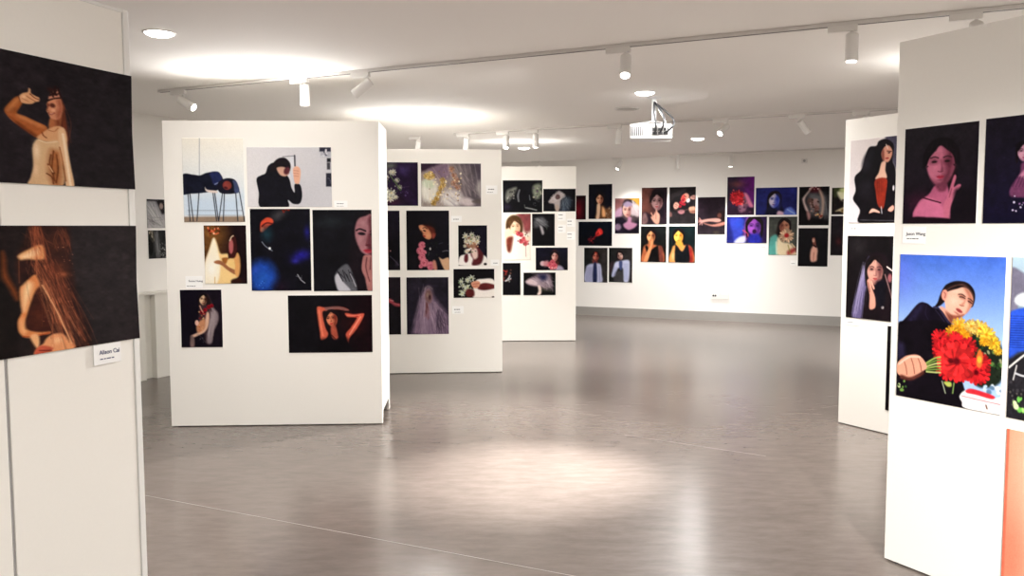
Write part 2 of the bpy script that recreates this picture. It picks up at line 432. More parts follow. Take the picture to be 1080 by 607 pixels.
def print_mesh(art, w, h, t, curl=0.0):
    """board w x h standing on z = 0, front at y = -t, with one vertex per spot of colour"""
    H, W = art.H, art.W
    xs = np.linspace(-w / 2, w / 2, W); zs = np.linspace(h, 0, H)
    X, Z = np.meshgrid(xs, zs)
    Y = -t - curl * (np.abs(X / (w / 2)) ** 6 * np.abs(Z / h - .5) * 2)
    front = np.stack([X, Y, Z], -1).reshape(-1, 3)
    idx = np.arange(W * H).reshape(H, W)
    quads = np.stack([idx[:-1, :-1], idx[1:, :-1], idx[1:, 1:], idx[:-1, 1:]], -1).reshape(-1, 4)
    ring = np.concatenate([idx[0, :], idx[1:, -1], idx[-1, -2::-1], idx[-2:0:-1, 0]])
    back = front[ring].copy(); back[:, 1] = 0
    nb = len(ring); b0 = W * H
    k = np.arange(nb); k2 = (k + 1) % nb
    side = np.stack([ring, ring[k2], b0 + k2, b0 + k], -1)
    nq, ns = len(quads), nb
    loops = np.concatenate([quads.ravel(), side.ravel(), (b0 + k[::-1])])
    me = bpy.data.meshes.new('photo_print')
    me.vertices.add(b0 + nb); me.vertices.foreach_set('co', np.concatenate([front, back]).ravel())
    me.loops.add(len(loops)); me.loops.foreach_set('vertex_index', loops.astype(np.int32))
    me.polygons.add(nq + ns + 1)
    st = np.concatenate([np.arange(nq + ns) * 4, [(nq + ns) * 4]])
    me.polygons.foreach_set('loop_start', st.astype(np.int32))
    me.polygons.foreach_set('material_index', np.concatenate([np.zeros(nq), np.ones(ns + 1)]).astype(np.int32))
    me.update(calc_edges=True); me.validate()
    ca = me.color_attributes.new('picture', 'FLOAT_COLOR', 'POINT')
    col = np.ones((b0 + nb, 4)); col[:b0, :3] = lin(art.a).reshape(-1, 3) * .86; col[b0:, :3] = .7
    ca.data.foreach_set('color', col.astype(np.float32).ravel())
    me.materials.append(PRINT); me.materials.append(PAPER)
    return me

def hang(face, corners, paint, bg, label, group, t=0.005, dens=2.1, uext=(0, 0), zext=(0, 0), w_fixed=None, gap=0.0006, curl=0.0, mott=True):
    """corners: top left, top right, bottom right, bottom left in the photograph; uext widens a print whose side is covered there"""
    P = [face.uz(*c) for c in corners]
    u0 = (P[0][0] + P[3][0]) / 2 - uext[0]; u1 = (P[1][0] + P[2][0]) / 2 + uext[1]
    if w_fixed: u0 = u1 - w_fixed if w_fixed > 0 else u0; u1 = u1 if w_fixed > 0 else u0 - w_fixed
    z1 = (P[0][1] + P[1][1]) / 2; z0 = (P[2][1] + P[3][1]) / 2 - zext[0]
    w, h = u1 - u0, z1 - z0
    ph = abs(corners[3][1] - corners[0][1]); pw = ph * w / h if zext[0] == 0 else ph * w / (h - zext[0])
    if zext[0]: ph = ph * h / (h - zext[0])
    W = int(max(26, min(270, pw * dens))); H = int(max(26, min(300, ph * dens)))
    art = Art(W, H, bg); art.ph = ph
    art.uv = lambda px, py: (lambda q: ((q[0] - u0) / w, (z1 - q[1]) / h))(face.uz(px, py))
    paint(art)
    if mott: art.mottle()
    art.grain(.012)
    me = print_mesh(art, w, h, t, curl)
    o = link('photo_print', me)
    o.location = face.pt((u0 + u1) / 2, -gap, z0); o.rotation_euler = (0, 0, face.ang)
    return tag(o, label, 'photograph', group)

class Z:
    """paints with points measured on an enlargement of the photograph (origin ox, oy, enlargement s)"""
    def __init__(z, a, ox, oy, s): z.a, z.ox, z.oy, z.s = a, ox, oy, s
    def p(z, x, y): return z.a.uv(z.ox + x / z.s, z.oy + y / z.s)
    def P(z, pts): return [z.p(*q) for q in pts]
    def r(z, k): return k / z.s / z.a.ph
    def wx(z, x, y, k): return abs(z.p(x + k, y)[0] - z.p(x, y)[0])
    def e(z, x, y, rx, ry, col, rot=0, soft=.25, al=1.): z.a.ell(*z.p(x, y), z.wx(x, y, rx), z.r(ry), col, rot, soft, al)
    def g(z, x, y, rx, ry, col, al=1., rot=0): z.a.glow(*z.p(x, y), z.wx(x, y, rx), z.r(ry), col, al, rot)
    def poly(z, pts, col, soft=1.4, al=1., smooth=True): z.a.poly(z.P(pts), col, soft, al, smooth)
    def line(z, pts, w, col, al=1., taper=False, smooth=True): z.a.line(z.P(pts), z.r(w), col, al, taper, 1.2, smooth)
    def face(z, x, y, r, *k, **kw): z.a.face(*z.p(x, y), z.r(r), *k, **kw)
    def flower(z, x, y, r, *k, **kw): z.a.flower(*z.p(x, y), z.r(r), *k, **kw)
    def rose(z, x, y, r, *k): z.a.rose(*z.p(x, y), z.r(r), *k)
    def hairs(z, n, a, b, sp, w, col, al=.6, curl=.02): z.a.hairs(n, z.p(*a), z.p(*b), z.r(sp), z.r(w), col, al, curl)
    def specks(z, n, b, r, cols, al=.9):
        x0, y0 = z.p(b[0], b[1]); x1, y1 = z.p(b[2], b[3]); z.a.specks(n, (x0, y0, x1, y1), z.r(r), cols, al)

# ---- centre left panel
def p_stools(a):
    z = Z(a, 185, 140, 6.353); a.grad((246, 240, 226), (226, 230, 232), 1, 0, .55)
    z.poly([(40, 400), (470, 400), (470, 600), (40, 600)], (200, 216, 232), 30, .8, False)
    z.poly([(40, 562), (475, 558), (475, 605), (40, 605)], (150, 128, 108), 4, 1, False)
    z.line([(60, 556), (470, 552)], 5, (225, 225, 225)); z.line([(162, 30), (162, 290)], 4, (120, 125, 130), .8)
    for x0, x1 in ((85, 100), (97, 122), (160, 146), (252, 278), (264, 290), (318, 292), (330, 322), (405, 420), (430, 464)):
        z.line([(x0, 395), (x1, 590)], 6, (35, 38, 48))
    for y in (520, 552): z.line([(85, y), (285, y)], 3, (80, 88, 100), .7); z.line([(300, y), (450, y)], 3, (80, 88, 100), .7)
    z.poly([(48, 282), (120, 280), (165, 285), (210, 268), (280, 260), (305, 280), (320, 320), (290, 380), (200, 400), (100, 408), (48, 405)], (20, 22, 36))
    z.poly([(230, 270), (285, 262), (312, 300), (300, 340), (262, 348), (245, 310)], (34, 42, 84), 4); z.line([(265, 345), (300, 328)], 6, (150, 160, 190), .8)
    z.poly([(290, 330), (340, 305), (395, 312), (420, 350), (428, 395), (380, 408), (310, 405), (285, 375)], (22, 20, 32))
    z.e(348, 352, 30, 30, (124, 52, 46), .3); z.e(340, 368, 14, 8, (70, 28, 30), .3, .5)
    z.poly([(385, 318), (412, 330), (428, 392), (400, 400), (392, 350)], (70, 80, 118), 3)
    z.poly([(200, 362), (215, 380), (275, 388), (280, 402), (225, 398), (203, 385)], (226, 206, 196), 2)
def p_blackman(a):
    z = Z(a, 185, 140, 6.353); a.grad((222, 218, 219), (204, 202, 206), 0)
    z.e(860, 420, 120, 160, (190, 188, 194), 0, 1., .4)
    z.poly([(770, 150), (806, 152), (808, 225), (772, 225)], (215, 215, 220), 2, 1, False); z.line([(800, 152), (802, 222)], 9, (40, 38, 44)); z.line([(720, 160), (802, 154)], 4, (90, 88, 95))
    z.poly([(575, 500), (560, 400), (545, 310), (575, 285), (605, 270), (622, 222), (660, 200), (700, 230), (760, 300), (780, 370), (800, 400), (800, 345), (838, 350), (850, 420), (835, 472), (790, 475), (755, 450), (752, 500)], (18, 17, 24), 1.5)
    z.poly([(655, 205), (690, 172), (735, 168), (768, 200), (772, 240), (750, 260), (690, 250), (640, 260)], (24, 18, 22), 2)
    z.poly([(680, 236), (720, 228), (745, 240), (760, 275), (735, 292), (700, 280)], (206, 160, 138), 3); z.e(748, 255, 20, 26, (92, 40, 48), .4, .5)
    z.poly([(790, 240), (815, 224), (838, 245), (838, 300), (828, 340), (800, 335), (792, 290)], (226, 170, 142), 2)
    for y in (252, 270, 288): z.line([(795, y), (826, y + 4)], 4, (170, 110, 92), .7)
    z.line([(770, 262), (795, 330)], 8, (190, 195, 210), .8)
    for x0, y0, x1, y1, c in ((966, 97, 1042, 126, (36, 36, 50)), (972, 128, 1040, 164, (176, 176, 184)), (1016, 170, 1042, 196, (28, 28, 34)), (1016, 200, 1038, 246, (60, 58, 64)), (1010, 270, 1048, 360, (36, 36, 48))):
        z.poly([(x0, y0), (x1, y0), (x1, y1), (x0, y1)], c, 2, .95, False)
    z.specks(9, (975, 102, 1040, 160), 8, [(220, 218, 222), (60, 58, 70)], .8); z.specks(5, (1015, 280, 1045, 350), 7, [(90, 90, 110), (20, 20, 28)])
def p_treelamp(a):
    z = Z(a, 185, 230, 7.5875); a.grad((84, 52, 26), (20, 9, 12), 0, .2, .75)
    z.e(300, 130, 110, 90, (120, 78, 36), 0, 1., .6)
    z.line([(265, 85), (280, 105), (310, 100), (325, 80), (350, 88)], 12, (190, 74, 40)); z.line([(290, 95), (318, 125), (345, 118)], 12, (205, 100, 60)); z.specks(12, (258, 75, 355, 140), 8, [(235, 130, 80), (90, 20, 14), (255, 190, 150)])
    z.poly([(225, 525), (228, 400), (275, 240), (308, 155), (335, 200), (362, 280), (420, 285), (430, 340), (480, 380), (500, 470), (450, 500), (440, 525)], (244, 206, 140), 4)
    z.poly([(225, 525), (235, 370), (275, 250), (308, 160), (345, 270), (360, 400), (330, 525)], (252, 240, 214), 5); z.g(290, 400, 50, 90, (255, 250, 240), .8)
    z.line([(318, 470), (318, 525)], 6, (210, 160, 80), .8)
    z.poly([(375, 320), (425, 318), (405, 365), (385, 360)], (150, 90, 40), 3)
    z.poly([(310, 348), (345, 335), (385, 350), (430, 390), (490, 420), (480, 450), (420, 415), (370, 375), (325, 362)], (158, 100, 66), 2)
    z.poly([(430, 330), (470, 300), (500, 275), (522, 330), (520, 430), (500, 470), (478, 440), (470, 350), (430, 360)], (222, 160, 96), 3); z.poly([(420, 335), (465, 318), (478, 400), (430, 380)], (236, 196, 126), 3)
    z.poly([(435, 190), (452, 140), (480, 150), (495, 230), (480, 310), (440, 318), (425, 290)], (58, 22, 20), 3)
    z.poly([(430, 200), (446, 165), (462, 190), (465, 250), (448, 285), (432, 260)], (176, 92, 92), 3); z.line([(436, 180), (450, 150), (465, 140)], 8, (230, 205, 170))
    z.poly([(500, 60), (575, 60), (580, 525), (520, 525), (528, 380), (520, 270)], (24, 10, 14), 10, .9); z.poly([(455, 490), (520, 480), (530, 525), (455, 525)], (40, 18, 14), 4)
def p_blue(a):
    z = Z(a, 260, 215, 6.393)
    z.e(220, 70, 60, 35, (60, 58, 60), -.5, 1., .7); z.specks(10, (240, 35, 300, 55), 8, [(120, 36, 26), (60, 20, 20)])
    z.poly([(100, 120), (135, 92), (170, 98), (182, 125), (150, 150), (130, 175), (100, 190), (92, 165)], (206, 74, 48), 3); z.line([(105, 150), (135, 128), (175, 132)], 9, (80, 20, 18)); z.e(108, 172, 12, 14, (226, 130, 96), .4, .5)
    z.e(140, 200, 40, 50, (26, 50, 60), 0, 1., .8)
    z.e(110, 490, 95, 110, (28, 66, 158), 0, .7); z.g(110, 500, 60, 60, (38, 92, 190), .8); z.g(60, 440, 30, 30, (50, 80, 190), .6)
    z.g(370, 350, 80, 45, (36, 30, 150), .9, -.3); z.g(410, 190, 25, 55, (34, 30, 120), .8); z.g(330, 385, 30, 20, (50, 45, 160), .7); z.g(230, 560, 60, 60, (30, 16, 30), .7)
    z.line([(105, 255), (130, 285), (175, 315)], 5, (170, 176, 190), .8); z.e(158, 299, 8, 9, (240, 240, 240))
    z.line([(345, 475), (368, 510), (395, 532)], 6, (200, 200, 205), .9); z.line([(335, 485), (375, 500)], 4, (130, 130, 140), .8); z.line([(375, 480), (362, 515)], 3, (120, 120, 130), .7)
    z.specks(14, (60, 520, 130, 570), 4, [(70, 130, 220), (20, 40, 110)], .7)
def p_halfface(a):
    z = Z(a, 260, 215, 6.393)
    z.e(560, 120, 110, 40, (30, 34, 38), 0, 1., .7)
    z.poly([(735, 110), (770, 78), (850, 68), (850, 590), (740, 590), (700, 470), (690, 330), (715, 200)], (24, 17, 22), 6)
    z.poly([(735, 150), (755, 100), (800, 82), (850, 88), (850, 350), (815, 345), (775, 320), (745, 260), (732, 205)], (158, 106, 112), 4)
    z.poly([(820, 100), (850, 100), (850, 345), (820, 330), (812, 240), (828, 180)], (100, 50, 58), 6, .9); z.g(766, 240, 22, 40, (186, 134, 138), .6); z.g(785, 130, 26, 24, (188, 138, 142), .6)
    z.line([(742, 178), (765, 168), (803, 182)], 11, (34, 20, 26)); z.e(776, 200, 25, 10, (28, 18, 24), .1, .5); z.line([(835, 185), (850, 182)], 9, (50, 26, 32)); z.e(846, 205, 12, 9, (36, 20, 26), 0, .5)
    z.line([(822, 205), (815, 250), (806, 268)], 8, (120, 64, 70), .8); z.e(822, 277, 20, 8, (92, 38, 46), 0, .5)
    z.e(820, 313, 30, 9, (154, 36, 52), 0, .5); z.e(822, 324, 22, 6, (176, 60, 72), 0, .5)
    z.poly([(790, 350), (815, 345), (850, 370), (850, 590), (820, 590), (800, 500), (778, 445), (780, 390)], (170, 112, 108), 3); z.line([(812, 360), (806, 430), (830, 520)], 8, (100, 54, 56), .8); z.line([(838, 360), (834, 440)], 7, (92, 48, 52), .8)
    z.poly([(597, 480), (630, 430), (680, 405), (720, 480), (745, 560), (735, 590), (630, 590), (602, 540)], (92, 92, 98), 5)
    z.poly([(597, 490), (620, 470), (650, 520), (700, 575), (690, 590), (630, 590), (605, 545)], (190, 188, 196), 4)
    for k in range(9): z.line([(610 + k * 13, 445 + (k % 3) * 14), (640 + k * 11, 500 + (k % 2) * 20)], 6, (30, 28, 34), .8)
    z.line([(700, 470), (728, 530), (738, 555)], 6, (190, 186, 196), .8)
def p_rosewoman(a):
    z = Z(a, 185, 300, 8.0875); a.grad((14, 9, 20), (26, 18, 28), 0, .4, 1)
    z.poly([(210, 120), (235, 75), (280, 85), (305, 130), (335, 200), (365, 240), (370, 310), (330, 400), (310, 495), (260, 495), (245, 420), (160, 450), (170, 530), (130, 530), (140, 440), (180, 420), (200, 290)], (62, 44, 48), 5)
    z.poly([(300, 190), (340, 210), (368, 260), (360, 330), (325, 400), (312, 495), (270, 490), (280, 380), (300, 280)], (136, 120, 124), 5); z.hairs(14, (330, 240), (300, 440), 14, 4, (180, 164, 164), .5)
    z.poly([(270, 235), (290, 250), (285, 340), (255, 400), (190, 436), (145, 450), (140, 432), (195, 405), (240, 360), (258, 290)], (220, 176, 150), 3)
    z.poly([(190, 330), (250, 290), (252, 370), (200, 410), (182, 380)], (196, 134, 96), 4); z.e(185, 325, 16, 24, (228, 178, 158)); z.poly([(130, 440), (150, 435), (165, 470), (160, 530), (133, 530)], (120, 96, 92), 4)
    z.face(240, 128, 46, (220, 184, 146), (60, 30, 22), rot=.1, side=1); z.hairs(10, (275, 100), (300, 200), 10, 6, (34, 20, 18), .9)
    for x, y in ((255, 215), (285, 190), (310, 180), (245, 240), (225, 235)): z.rose(x, y, 17, (158, 22, 34), (70, 8, 18))
    z.line([(210, 180), (225, 215), (240, 235)], 9, (216, 160, 134)); z.specks(16, (190, 230, 260, 300), 7, [(40, 16, 18), (170, 96, 60), (120, 30, 36), (210, 170, 120)], .8); z.specks(10, (190, 340, 240, 400), 6, [(190, 90, 60), (230, 170, 120)], .7)
    z.line([(185, 430), (200, 425), (260, 490)], 4, (110, 100, 104), .6); z.specks(8, (150, 450, 240, 490), 4, [(120, 120, 124)], .5)
def p_arms(a):
    z = Z(a, 295, 305, 8.667); a.grad((16, 14, 18), (24, 6, 12), 0, .5, 1)
    z.g(480, 270, 140, 120, (50, 10, 10), .7); z.g(690, 330, 100, 110, (50, 12, 10), .7)
    z.poly([(430, 230), (450, 190), (500, 175), (550, 200), (565, 280), (545, 400), (520, 450), (440, 400), (425, 320)], (20, 9, 12), 5)
    z.poly([(340, 175), (360, 155), (420, 165), (480, 160), (545, 158), (600, 168), (632, 188), (600, 192), (520, 180), (450, 195), (395, 200), (400, 270), (420, 350), (445, 405), (420, 450), (380, 460), (368, 380), (352, 280)], (210, 96, 72), 3)
    z.poly([(420, 165), (545, 157), (632, 188), (600, 190), (520, 177), (430, 190)], (132, 88, 84), 3); z.line([(360, 190), (375, 300), (395, 420)], 16, (236, 128, 96), .8)
    z.poly([(600, 215), (680, 226), (765, 218), (768, 245), (735, 310), (690, 380), (640, 440), (628, 488), (606, 410), (650, 350), (690, 290), (700, 255), (620, 250)], (214, 92, 70), 3)
    z.line([(740, 250), (690, 330), (640, 410)], 14, (240, 146, 116), .8); z.line([(615, 235), (700, 240), (740, 230)], 10, (236, 130, 110), .7); z.line([(690, 250), (715, 245)], 10, (170, 40, 40), .7)
    z.face(478, 268, 72, (222, 134, 96), (110, 40, 30), rot=-.12, turn=-.6, lips=(190, 20, 40), side=1)
    z.poly([(470, 340), (510, 330), (530, 400), (535, 440), (505, 455), (475, 420)], (176, 82, 62), 4); z.line([(475, 415), (510, 450)], 7, (40, 12, 12), .9)
    z.poly([(360, 470), (430, 445), (470, 470), (520, 460), (600, 430), (640, 490), (640, 570), (360, 570)], (12, 9, 12), 8, .8)
g = 'photographs on the centre left panel'
hang(FM, [(192, 145), (256.7, 146), (258.7, 234), (194.4, 234)], p_stools, (240, 236, 226), 'photograph of a dark-clothed person lying face down across tall wire stools', g)
hang(FM, [(260.5, 155), (349.5, 155.3), (350, 218.2), (261.3, 217.9)], p_blackman, (215, 212, 215), 'photograph of a person in black seen from behind against a pale grey wall, raised hand', g)
hang(FM, [(215, 237.5), (259.4, 237.5), (261.2, 298.8), (216.6, 299)], p_treelamp, (40, 22, 18), 'warm photograph of a woman beside a glowing white cone of light', g)
hang(FM, [(264.2, 219.7), (327.6, 220.5), (328, 306.2), (265.2, 306.2)], p_blue, (14, 13, 20), 'near-black photograph with blue glows and a small orange lit face', g)
hang(FM, [(330, 221), (392.2, 221.3), (392.6, 306.8), (330.7, 306.5)], p_halfface, (17, 16, 21), 'dark portrait photograph of half a face at the right edge, chin on hand', g)
hang(FM, [(190, 305.3), (233.6, 305.3), (235.7, 365.5), (192.2, 366)], p_rosewoman, (16, 10, 20), 'dark photograph of a seated woman in white with red flowers at her shoulder', g, curl=.006)
hang(FM, [(304.2, 311.1), (392.7, 311.1), (392.7, 371.1), (304.5, 371.6)], p_arms, (16, 14, 18), 'wide black photograph of a woman with orange lit arms bent over her head', g)

# ---- second panel
def p_purpleflowers(a):
    z = Z(a, 405, 165, 9); a.grad((44, 30, 58), (34, 18, 44), 0)
    z.g(190, 130, 60, 60, (62, 48, 96), .8); z.g(70, 420, 120, 60, (70, 34, 50), .7); z.poly([(-90, 60), (90, 60), (100, 110), (-90, 130)], (96, 100, 92), 10, .8)
    for x, y, r in ((85, 150, 34), (60, 150, 22), (20, 200, 30), (125, 225, 26), (150, 290, 24), (70, 345, 46), (60, 395, 40), (0, 330, 50), (110, 385, 26), (-50, 260, 50)): z.flower(x, y, r, (224, 222, 206), (130, 128, 100), 8, (220, 200, 150))
    z.line([(60, 180), (110, 250), (160, 320)], 12, (90, 110, 70), .8); z.specks(18, (20, 190, 170, 330), 8, [(60, 80, 50), (190, 200, 170), (40, 24, 40)], .7); z.specks(14, (150, 290, 240, 390), 7, [(90, 76, 120), (60, 40, 80)], .6); z.line([(160, 290), (240, 285)], 4, (80, 60, 90), .8)
def p_goldflowers(a):
    z = Z(a, 405, 165, 9); a.grad((150, 136, 130), (96, 86, 92), 0, .3, .9)
    z.poly([(350, 55), (560, 60), (370, 140), (350, 140)], (44, 26, 44), 6); z.poly([(420, 120), (560, 65), (620, 70), (620, 200), (500, 210)], (120, 98, 116), 10, .9)
    z.poly([(740, 65), (925, 65), (925, 240), (860, 130)], (62, 52, 64), 20, .9)
    for k in range(8): z.line([(690 + k * 24, 70), (760 + k * 22, 380)], 7, (150, 138, 142) if k % 2 else (84, 76, 84), .5)
    z.e(430, 320, 85, 110, (222, 218, 206), 0, .5); z.e(420, 260, 60, 40, (196, 206, 178), .3, .6); z.hairs(10, (400, 250), (440, 440), 14, 4, (250, 248, 240), .6)
    for x, y in ((440, 165), (460, 185), (400, 185), (430, 195)): z.flower(x, y, 30, (226, 194, 116), (150, 110, 50), 9)
    for x, y in ((555, 225), (560, 270), (540, 300), (500, 400), (470, 440), (520, 350)): z.flower(x, y, 30, (206, 166, 84), (130, 92, 40), 9)
    for x, y in ((640, 120), (665, 180), (690, 225), (700, 290), (660, 250)): z.flower(x, y, 30, (190, 140, 108), (120, 72, 56), 9)
    z.e(650, 400, 95, 80, (220, 214, 210), 0, .6); z.e(790, 430, 70, 40, (204, 190, 190), .2, .7); z.hairs(18, (590, 350), (690, 450), 26, 5, (150, 140, 146), .6); z.hairs(12, (600, 300), (560, 450), 20, 5, (245, 240, 234), .6)
    z.poly([(835, 425), (880, 405), (925, 400), (925, 445), (870, 445)], (92, 82, 80), 5); z.poly([(900, 230), (925, 250), (925, 380), (890, 350), (870, 300)], (170, 162, 158), 8, .8)
    z.hairs(20, (640, 120), (760, 400), 30, 5, (176, 160, 160), .45); z.hairs(16, (470, 180), (600, 420), 30, 4, (206, 186, 160), .45); z.specks(60, (420, 140, 740, 440), 8, [(250, 236, 200), (120, 92, 70), (236, 214, 160)], .6)
def p_sliver(a):
    z = Z(a, 405, 215, 8.096); a.grad((26, 20, 34), (13, 10, 16), 1, 0, .6); z.line([(50, 445), (90, 480), (125, 520)], 8, (76, 70, 84), .8); z.e(55, 400, 6, 6, (190, 130, 130)); z.g(110, 510, 20, 30, (60, 52, 66), .7)
def p_pinkroses(a):
    z = Z(a, 405, 215, 8.096); a.grad((12, 9, 14), (16, 13, 22), 0)
    z.e(480, 420, 120, 140, (17, 15, 24), 0, .6); z.e(380, 230, 70, 75, (22, 12, 13), .2, .4)
    z.poly([(298, 185), (330, 178), (370, 200), (400, 235), (408, 280), (385, 302), (350, 290), (332, 265), (330, 240), (305, 215)], (206, 134, 96), 2.5)
    z.poly([(335, 180), (420, 200), (440, 260), (412, 296), (400, 250), (370, 205)], (92, 36, 24), 4, .85); z.g(330, 215, 20, 24, (240, 180, 140), .8); z.g(375, 265, 26, 22, (226, 156, 108), .7)
    z.line([(330, 208), (350, 200), (368, 212)], 6, (40, 18, 14)); z.e(345, 228, 14, 6, (36, 16, 14), .4, .5); z.line([(322, 225), (328, 250), (338, 255)], 5, (120, 60, 44), .8); z.e(345, 274, 12, 6, (158, 40, 40), .4, .5); z.poly([(412, 250), (440, 255), (430, 290), (415, 290)], (140, 62, 50), 4)
    for x, y, r in ((325, 350, 30), (310, 400, 32), (340, 415, 24), (325, 455, 32), (345, 500, 36), (400, 525, 36), (395, 545, 22), (315, 530, 18)): z.rose(x, y, r, (214, 118, 134), (142, 54, 72))
    z.specks(20, (350, 330, 460, 470), 9, [(20, 26, 20), (30, 34, 30), (10, 8, 12)], .8); z.e(395, 382, 7, 12, (190, 190, 180)); z.line([(385, 410), (380, 440)], 4, (90, 100, 84))
    z.poly([(470, 455), (500, 470), (555, 460), (558, 570), (520, 565), (490, 510)], (206, 164, 128), 3); z.line([(500, 405), (530, 398), (552, 400)], 7, (120, 118, 128), .8); z.poly([(415, 490), (440, 485), (455, 560), (430, 570)], (196, 130, 110), 4); z.line([(470, 340), (500, 330)], 6, (70, 72, 84), .7)
def p_flowerface(a):
    z = Z(a, 405, 215, 8.096); a.grad((12, 9, 14), (18, 14, 30), 0)
    z.poly([(650, 525), (635, 490), (650, 445), (690, 430), (740, 420), (800, 430), (850, 435), (885, 470), (885, 530)], (244, 238, 232), 3)
    z.poly([(690, 435), (715, 428), (718, 480), (700, 500), (684, 480)], (84, 28, 34), 3); z.poly([(790, 360), (830, 400), (850, 440), (830, 505), (780, 525), (750, 515), (760, 470), (740, 430), (760, 380)], (84, 30, 34), 4)
    z.poly([(745, 370), (790, 380), (800, 450), (770, 470), (750, 430)], (232, 204, 192), 4); z.e(865, 512, 14, 10, (30, 22, 20))
    z.e(745, 330, 55, 55, (150, 106, 84), 0, .5)
    for x, y, r in ((695, 275, 28), (750, 265, 26), (795, 320, 26), (800, 285, 20), (740, 320, 30), (700, 320, 20), (705, 405, 22), (760, 300, 22), (690, 360, 16)): z.flower(x, y, r, (236, 232, 218), (150, 150, 110), 7, (212, 180, 110))
    z.specks(26, (680, 255, 815, 410), 7, [(90, 110, 70), (216, 166, 120), (250, 248, 240), (40, 50, 34)], .8); z.specks(12, (690, 215, 780, 260), 4, [(90, 80, 60), (130, 124, 100)], .6)
def p_sliver2(a):
    z = Z(a, 405, 275, 7.144); a.grad((26, 20, 26), (17, 14, 18), 1, .2, .7); z.poly([(30, 280), (60, 290), (85, 315), (122, 322), (122, 342), (85, 340), (55, 320), (30, 310)], (152, 62, 70), 4); z.line([(45, 295), (70, 300)], 5, (210, 140, 140)); z.line([(80, 318), (115, 330)], 5, (200, 100, 104), .8)
def p_veil(a):
    z = Z(a, 405, 275, 7.144); a.grad((35, 30, 40), (29, 24, 36), 1)
    z.poly([(230, 555), (225, 480), (240, 400), (265, 300), (300, 220), (330, 188), (360, 205), (380, 270), (430, 330), (465, 380), (488, 450), (488, 555)], (112, 92, 112), 10, .95)
    z.hairs(50, (320, 230), (300, 540), 26, 3, (176, 152, 168), .45, .03); z.hairs(40, (360, 330), (440, 520), 30, 3, (190, 164, 180), .45, .04); z.hairs(20, (420, 380), (460, 540), 22, 5, (52, 40, 56), .6, .05)
    z.g(300, 480, 60, 60, (152, 126, 148), .5); z.e(336, 265, 28, 52, (116, 84, 82), 0, .6); z.e(328, 255, 10, 18, (140, 112, 100), 0, .6); z.e(345, 275, 10, 20, (60, 36, 40), 0, .6, .8); z.hairs(10, (325, 320), (320, 420), 9, 6, (104, 56, 56), .6); z.line([(300, 215), (335, 188), (365, 212)], 4, (130, 120, 110), .8)
def p_flowerhand(a):
    z = Z(a, 405, 275, 7.144)
    z.poly([(690, 150), (740, 135), (830, 145), (832, 280), (680, 280), (670, 230)], (242, 234, 226), 3); z.poly([(705, 185), (760, 165), (832, 180), (832, 205), (760, 220), (710, 212)], (92, 34, 34), 3); z.e(822, 272, 10, 7, (40, 26, 20))
    for x, y, r in ((660, 130, 26), (630, 145, 22), (580, 155, 20), (595, 185, 22), (630, 200, 26), (590, 245, 24), (610, 220, 18), (575, 230, 14)): z.flower(x, y, r, (226, 228, 214), (110, 130, 90), 7, (200, 190, 120))
    z.specks(22, (565, 120, 670, 270), 8, [(80, 110, 60), (200, 210, 180), (30, 40, 26)], .8); z.poly([(625, 215), (672, 215), (680, 260), (640, 275), (615, 250)], (90, 30, 30), 4)
    z.poly([(655, 165), (690, 150), (722, 158), (720, 185), (700, 205), (670, 200)], (216, 150, 120), 2); z.line([(670, 175), (715, 170)], 4, (150, 70, 56)); z.line([(672, 190), (705, 188)], 4, (150, 70, 56))
g = 'photographs on the second panel'
hang(F2, [(409.4, 170.8), (440.8, 171.3), (441, 216.7), (409.4, 216.9)], p_purpleflowers, (40, 25, 52), 'purple photograph of pale flowers cut off by the nearer panel edge', g, uext=(.25, 0))
hang(F2, [(444, 171.7), (506.7, 173), (507.8, 217.8), (444.2, 217.4)], p_goldflowers, (120, 108, 112), 'wide photograph of gold and white flowers under a pale veil', g)
hang(F2, [(410.5, 222), (421.8, 222), (421.8, 284.7), (410.5, 284.7)], p_sliver, (18, 14, 24), 'near-black photograph sliver above the one with the red hand, by the panel edge', g, uext=(.36, 0))
hang(F2, [(428.7, 221.8), (473.8, 222), (473.8, 284.5), (429, 284.8)], p_pinkroses, (13, 10, 16), 'dark photograph of a woman in profile looking down over pink roses', g)
hang(F2, [(483.4, 237.5), (513.7, 237.5), (513.7, 280), (483.4, 280)], p_flowerface, (13, 10, 16), 'upright photograph of a person whose face is covered in white flowers', g)
hang(F2, [(411.3, 292), (422.7, 292), (422.8, 352.4), (411.5, 352.4)], p_sliver2, (22, 17, 22), 'dark photograph sliver with a reddish hand, left of the veiled figure', g, uext=(.36, 0))
hang(F2, [(429, 292), (473.2, 292.3), (473.2, 352), (429, 352.1)], p_veil, (34, 29, 40), 'mauve photograph of a figure draped in a long gauzy veil', g)
hang(F2, [(478.2, 283.4), (521.2, 283.4), (521.5, 313.8), (478.5, 313.5)], p_flowerhand, (12, 9, 13), 'wide black photograph of a hand holding white flowers below the flower face', g)

